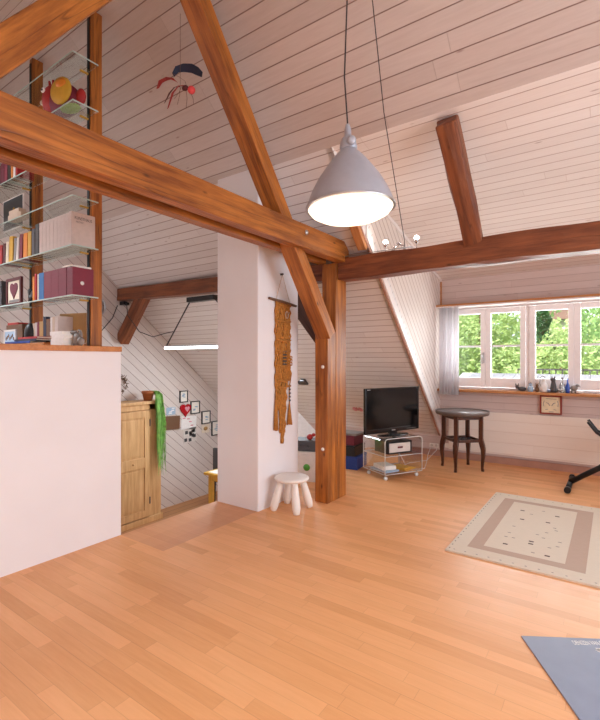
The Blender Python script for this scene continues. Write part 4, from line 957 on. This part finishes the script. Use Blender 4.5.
def leafmat(n, c1, c2):
    t = NT(n); p = t.pos(); nn = t.noise(p, 2.4, 3); n2 = t.wn(t.n('ShaderNodeNewGeometry').outputs['True Normal'])
    t.col(t.mix(t.math('ADD', t.math('MULTIPLY', nn, .5), t.math('MULTIPLY', n2, .5)), lin(c1), lin(c2))); t.rough(.6)
    tr = t.n('ShaderNodeBsdfTranslucent'); tr.inputs[0].default_value = lin(c2); mx = t.n('ShaderNodeMixShader'); mx.inputs[0].default_value = .35
    t.t.links.new(t.b.outputs[0], mx.inputs[1]); t.t.links.new(tr.outputs[0], mx.inputs[2]); t.t.links.new(mx.outputs[0], t.out.inputs[0]); return t.m
LM = [leafmat('leaf_bright', '4f7a30', 'cfe09a'), leafmat('leaf_mid', '4f7c3c', 'a4c47c'), leafmat('leaf_dark', '1f4a2c', '4a7a44')]
def tree(x, y, top, r, k, label, n=5200, conic=False, leaf=.085, name='tree', seed=0):
    rt = thing(name, label, 'tree', (x, y, -4), 0); rr = random.Random(seed+int(x*10)); H_ = top+4
    obj('trunk', MB().tube([(0, 0, 0), (.05, .02, H_*.4), (.0, .05, H_*.85)], [.18, .13, .04], 10), 'brown', rt)
    m = MB(); cz = H_ - r*1.25
    lobes = [(Vector((rr.gauss(0, .5)*r, rr.gauss(0, .35)*r, cz+rr.uniform(-1.0, .75)*r)), r*rr.uniform(.28, .5)) for _ in range(26)]
    for _ in range(n):
        if conic:
            t = rr.random()**.7; h = H_*(1-t*.75); a = rr.random()*2*PI; R2 = r*t*(.75+.25*math.sin(h*9)); c = Vector((R2*math.cos(a), R2*math.sin(a), h))
        else:
            L, q = rr.choice(lobes); d = Vector((rr.gauss(0, 1), rr.gauss(0, 1), rr.gauss(0, 1))).normalized(); c = L+d*q*rr.uniform(.8, 1.08); c.z = min(c.z, H_)
        u = Vector((rr.gauss(0, 1), rr.gauss(0, 1), rr.gauss(0, 1))).normalized(); v = u.orthogonal().normalized(); s_ = leaf*rr.uniform(.6, 1.2)
        m.quad([c-u*s_, c-v*s_*.5, c+u*s_, c+v*s_*.5])
    obj('crown', m, LM[k], rt, fixn=False)
tree(-5.6, 12.8, 4.6, 2.5, 0, 'bright leafy tree beyond the window, behind the curtained end', 9000)
tree(-3.35, 14.3, 4.3, 1.9, 0, 'light green tree seen through the second window sash', 9000, seed=3)
tree(-1.55, 13.4, 3.4, .95, 2, 'dark green conifer at the left of the third window sash', 5000, conic=True, seed=5)
tree(-1.05, 12.6, 2.35, 1.3, 0, 'low bright bush in the middle of the third window sash', 7000, leaf=.06, seed=7)
tree(.75, 14.2, 4.4, 2.1, 1, 'mid green tree seen through the rightmost window sash', 8000, seed=9)
tree(4.6, 14.0, 4.6, 2.6, 1, 'broad green tree far to the right outside', 5000, seed=11)
tree(-10, 16, 5, 3.2, 1, 'broad green tree far to the left outside', 5000, seed=13)
tree(-6.8, 21, 5.2, 3.4, 1, 'larger green tree standing further back on the left', 6000, leaf=.13, seed=15)
tree(2.2, 22, 5.6, 3.2, 2, 'darker tree standing further back on the right', 6000, leaf=.13, seed=17)
tree(-1.8, 18.5, 3.2, 1.9, 0, 'yellow green hedge like tree in front of the far house', 7000, leaf=.1, seed=19)
tree(-9.6, 26, 6.6, 3.3, 1, 'tall green tree on the far left beyond the lawn', 7000, leaf=.16, seed=21)
tree(-6.4, 29, 7.0, 2.9, 1, 'tall green tree just left of the far house', 7000, leaf=.16, seed=23)
tree(1.2, 28, 7.0, 3.4, 1, 'tall green tree just right of the far house', 7000, leaf=.16, seed=25)
hs = thing('house', 'far house with a brown tiled roof showing above the hedge', 'house', (-3.55, 38, -3.3))
obj('wall', B((-1.4, -3, 0), (1.4, 3, 7.4)), 'cream', hs)
obj('roof', MB().prism([(-1.8, -3.5, 7.4), (-1.8, 3.5, 7.4), (-1.8, 0, 8.5)], (3.6, 0, 0)), 'brown', hs)
for a in (-.7, .7): obj('window', B((a-.4, -3.03, 5.2), (a+.4, -2.99, 6.5)), 'dkgrey', hs)
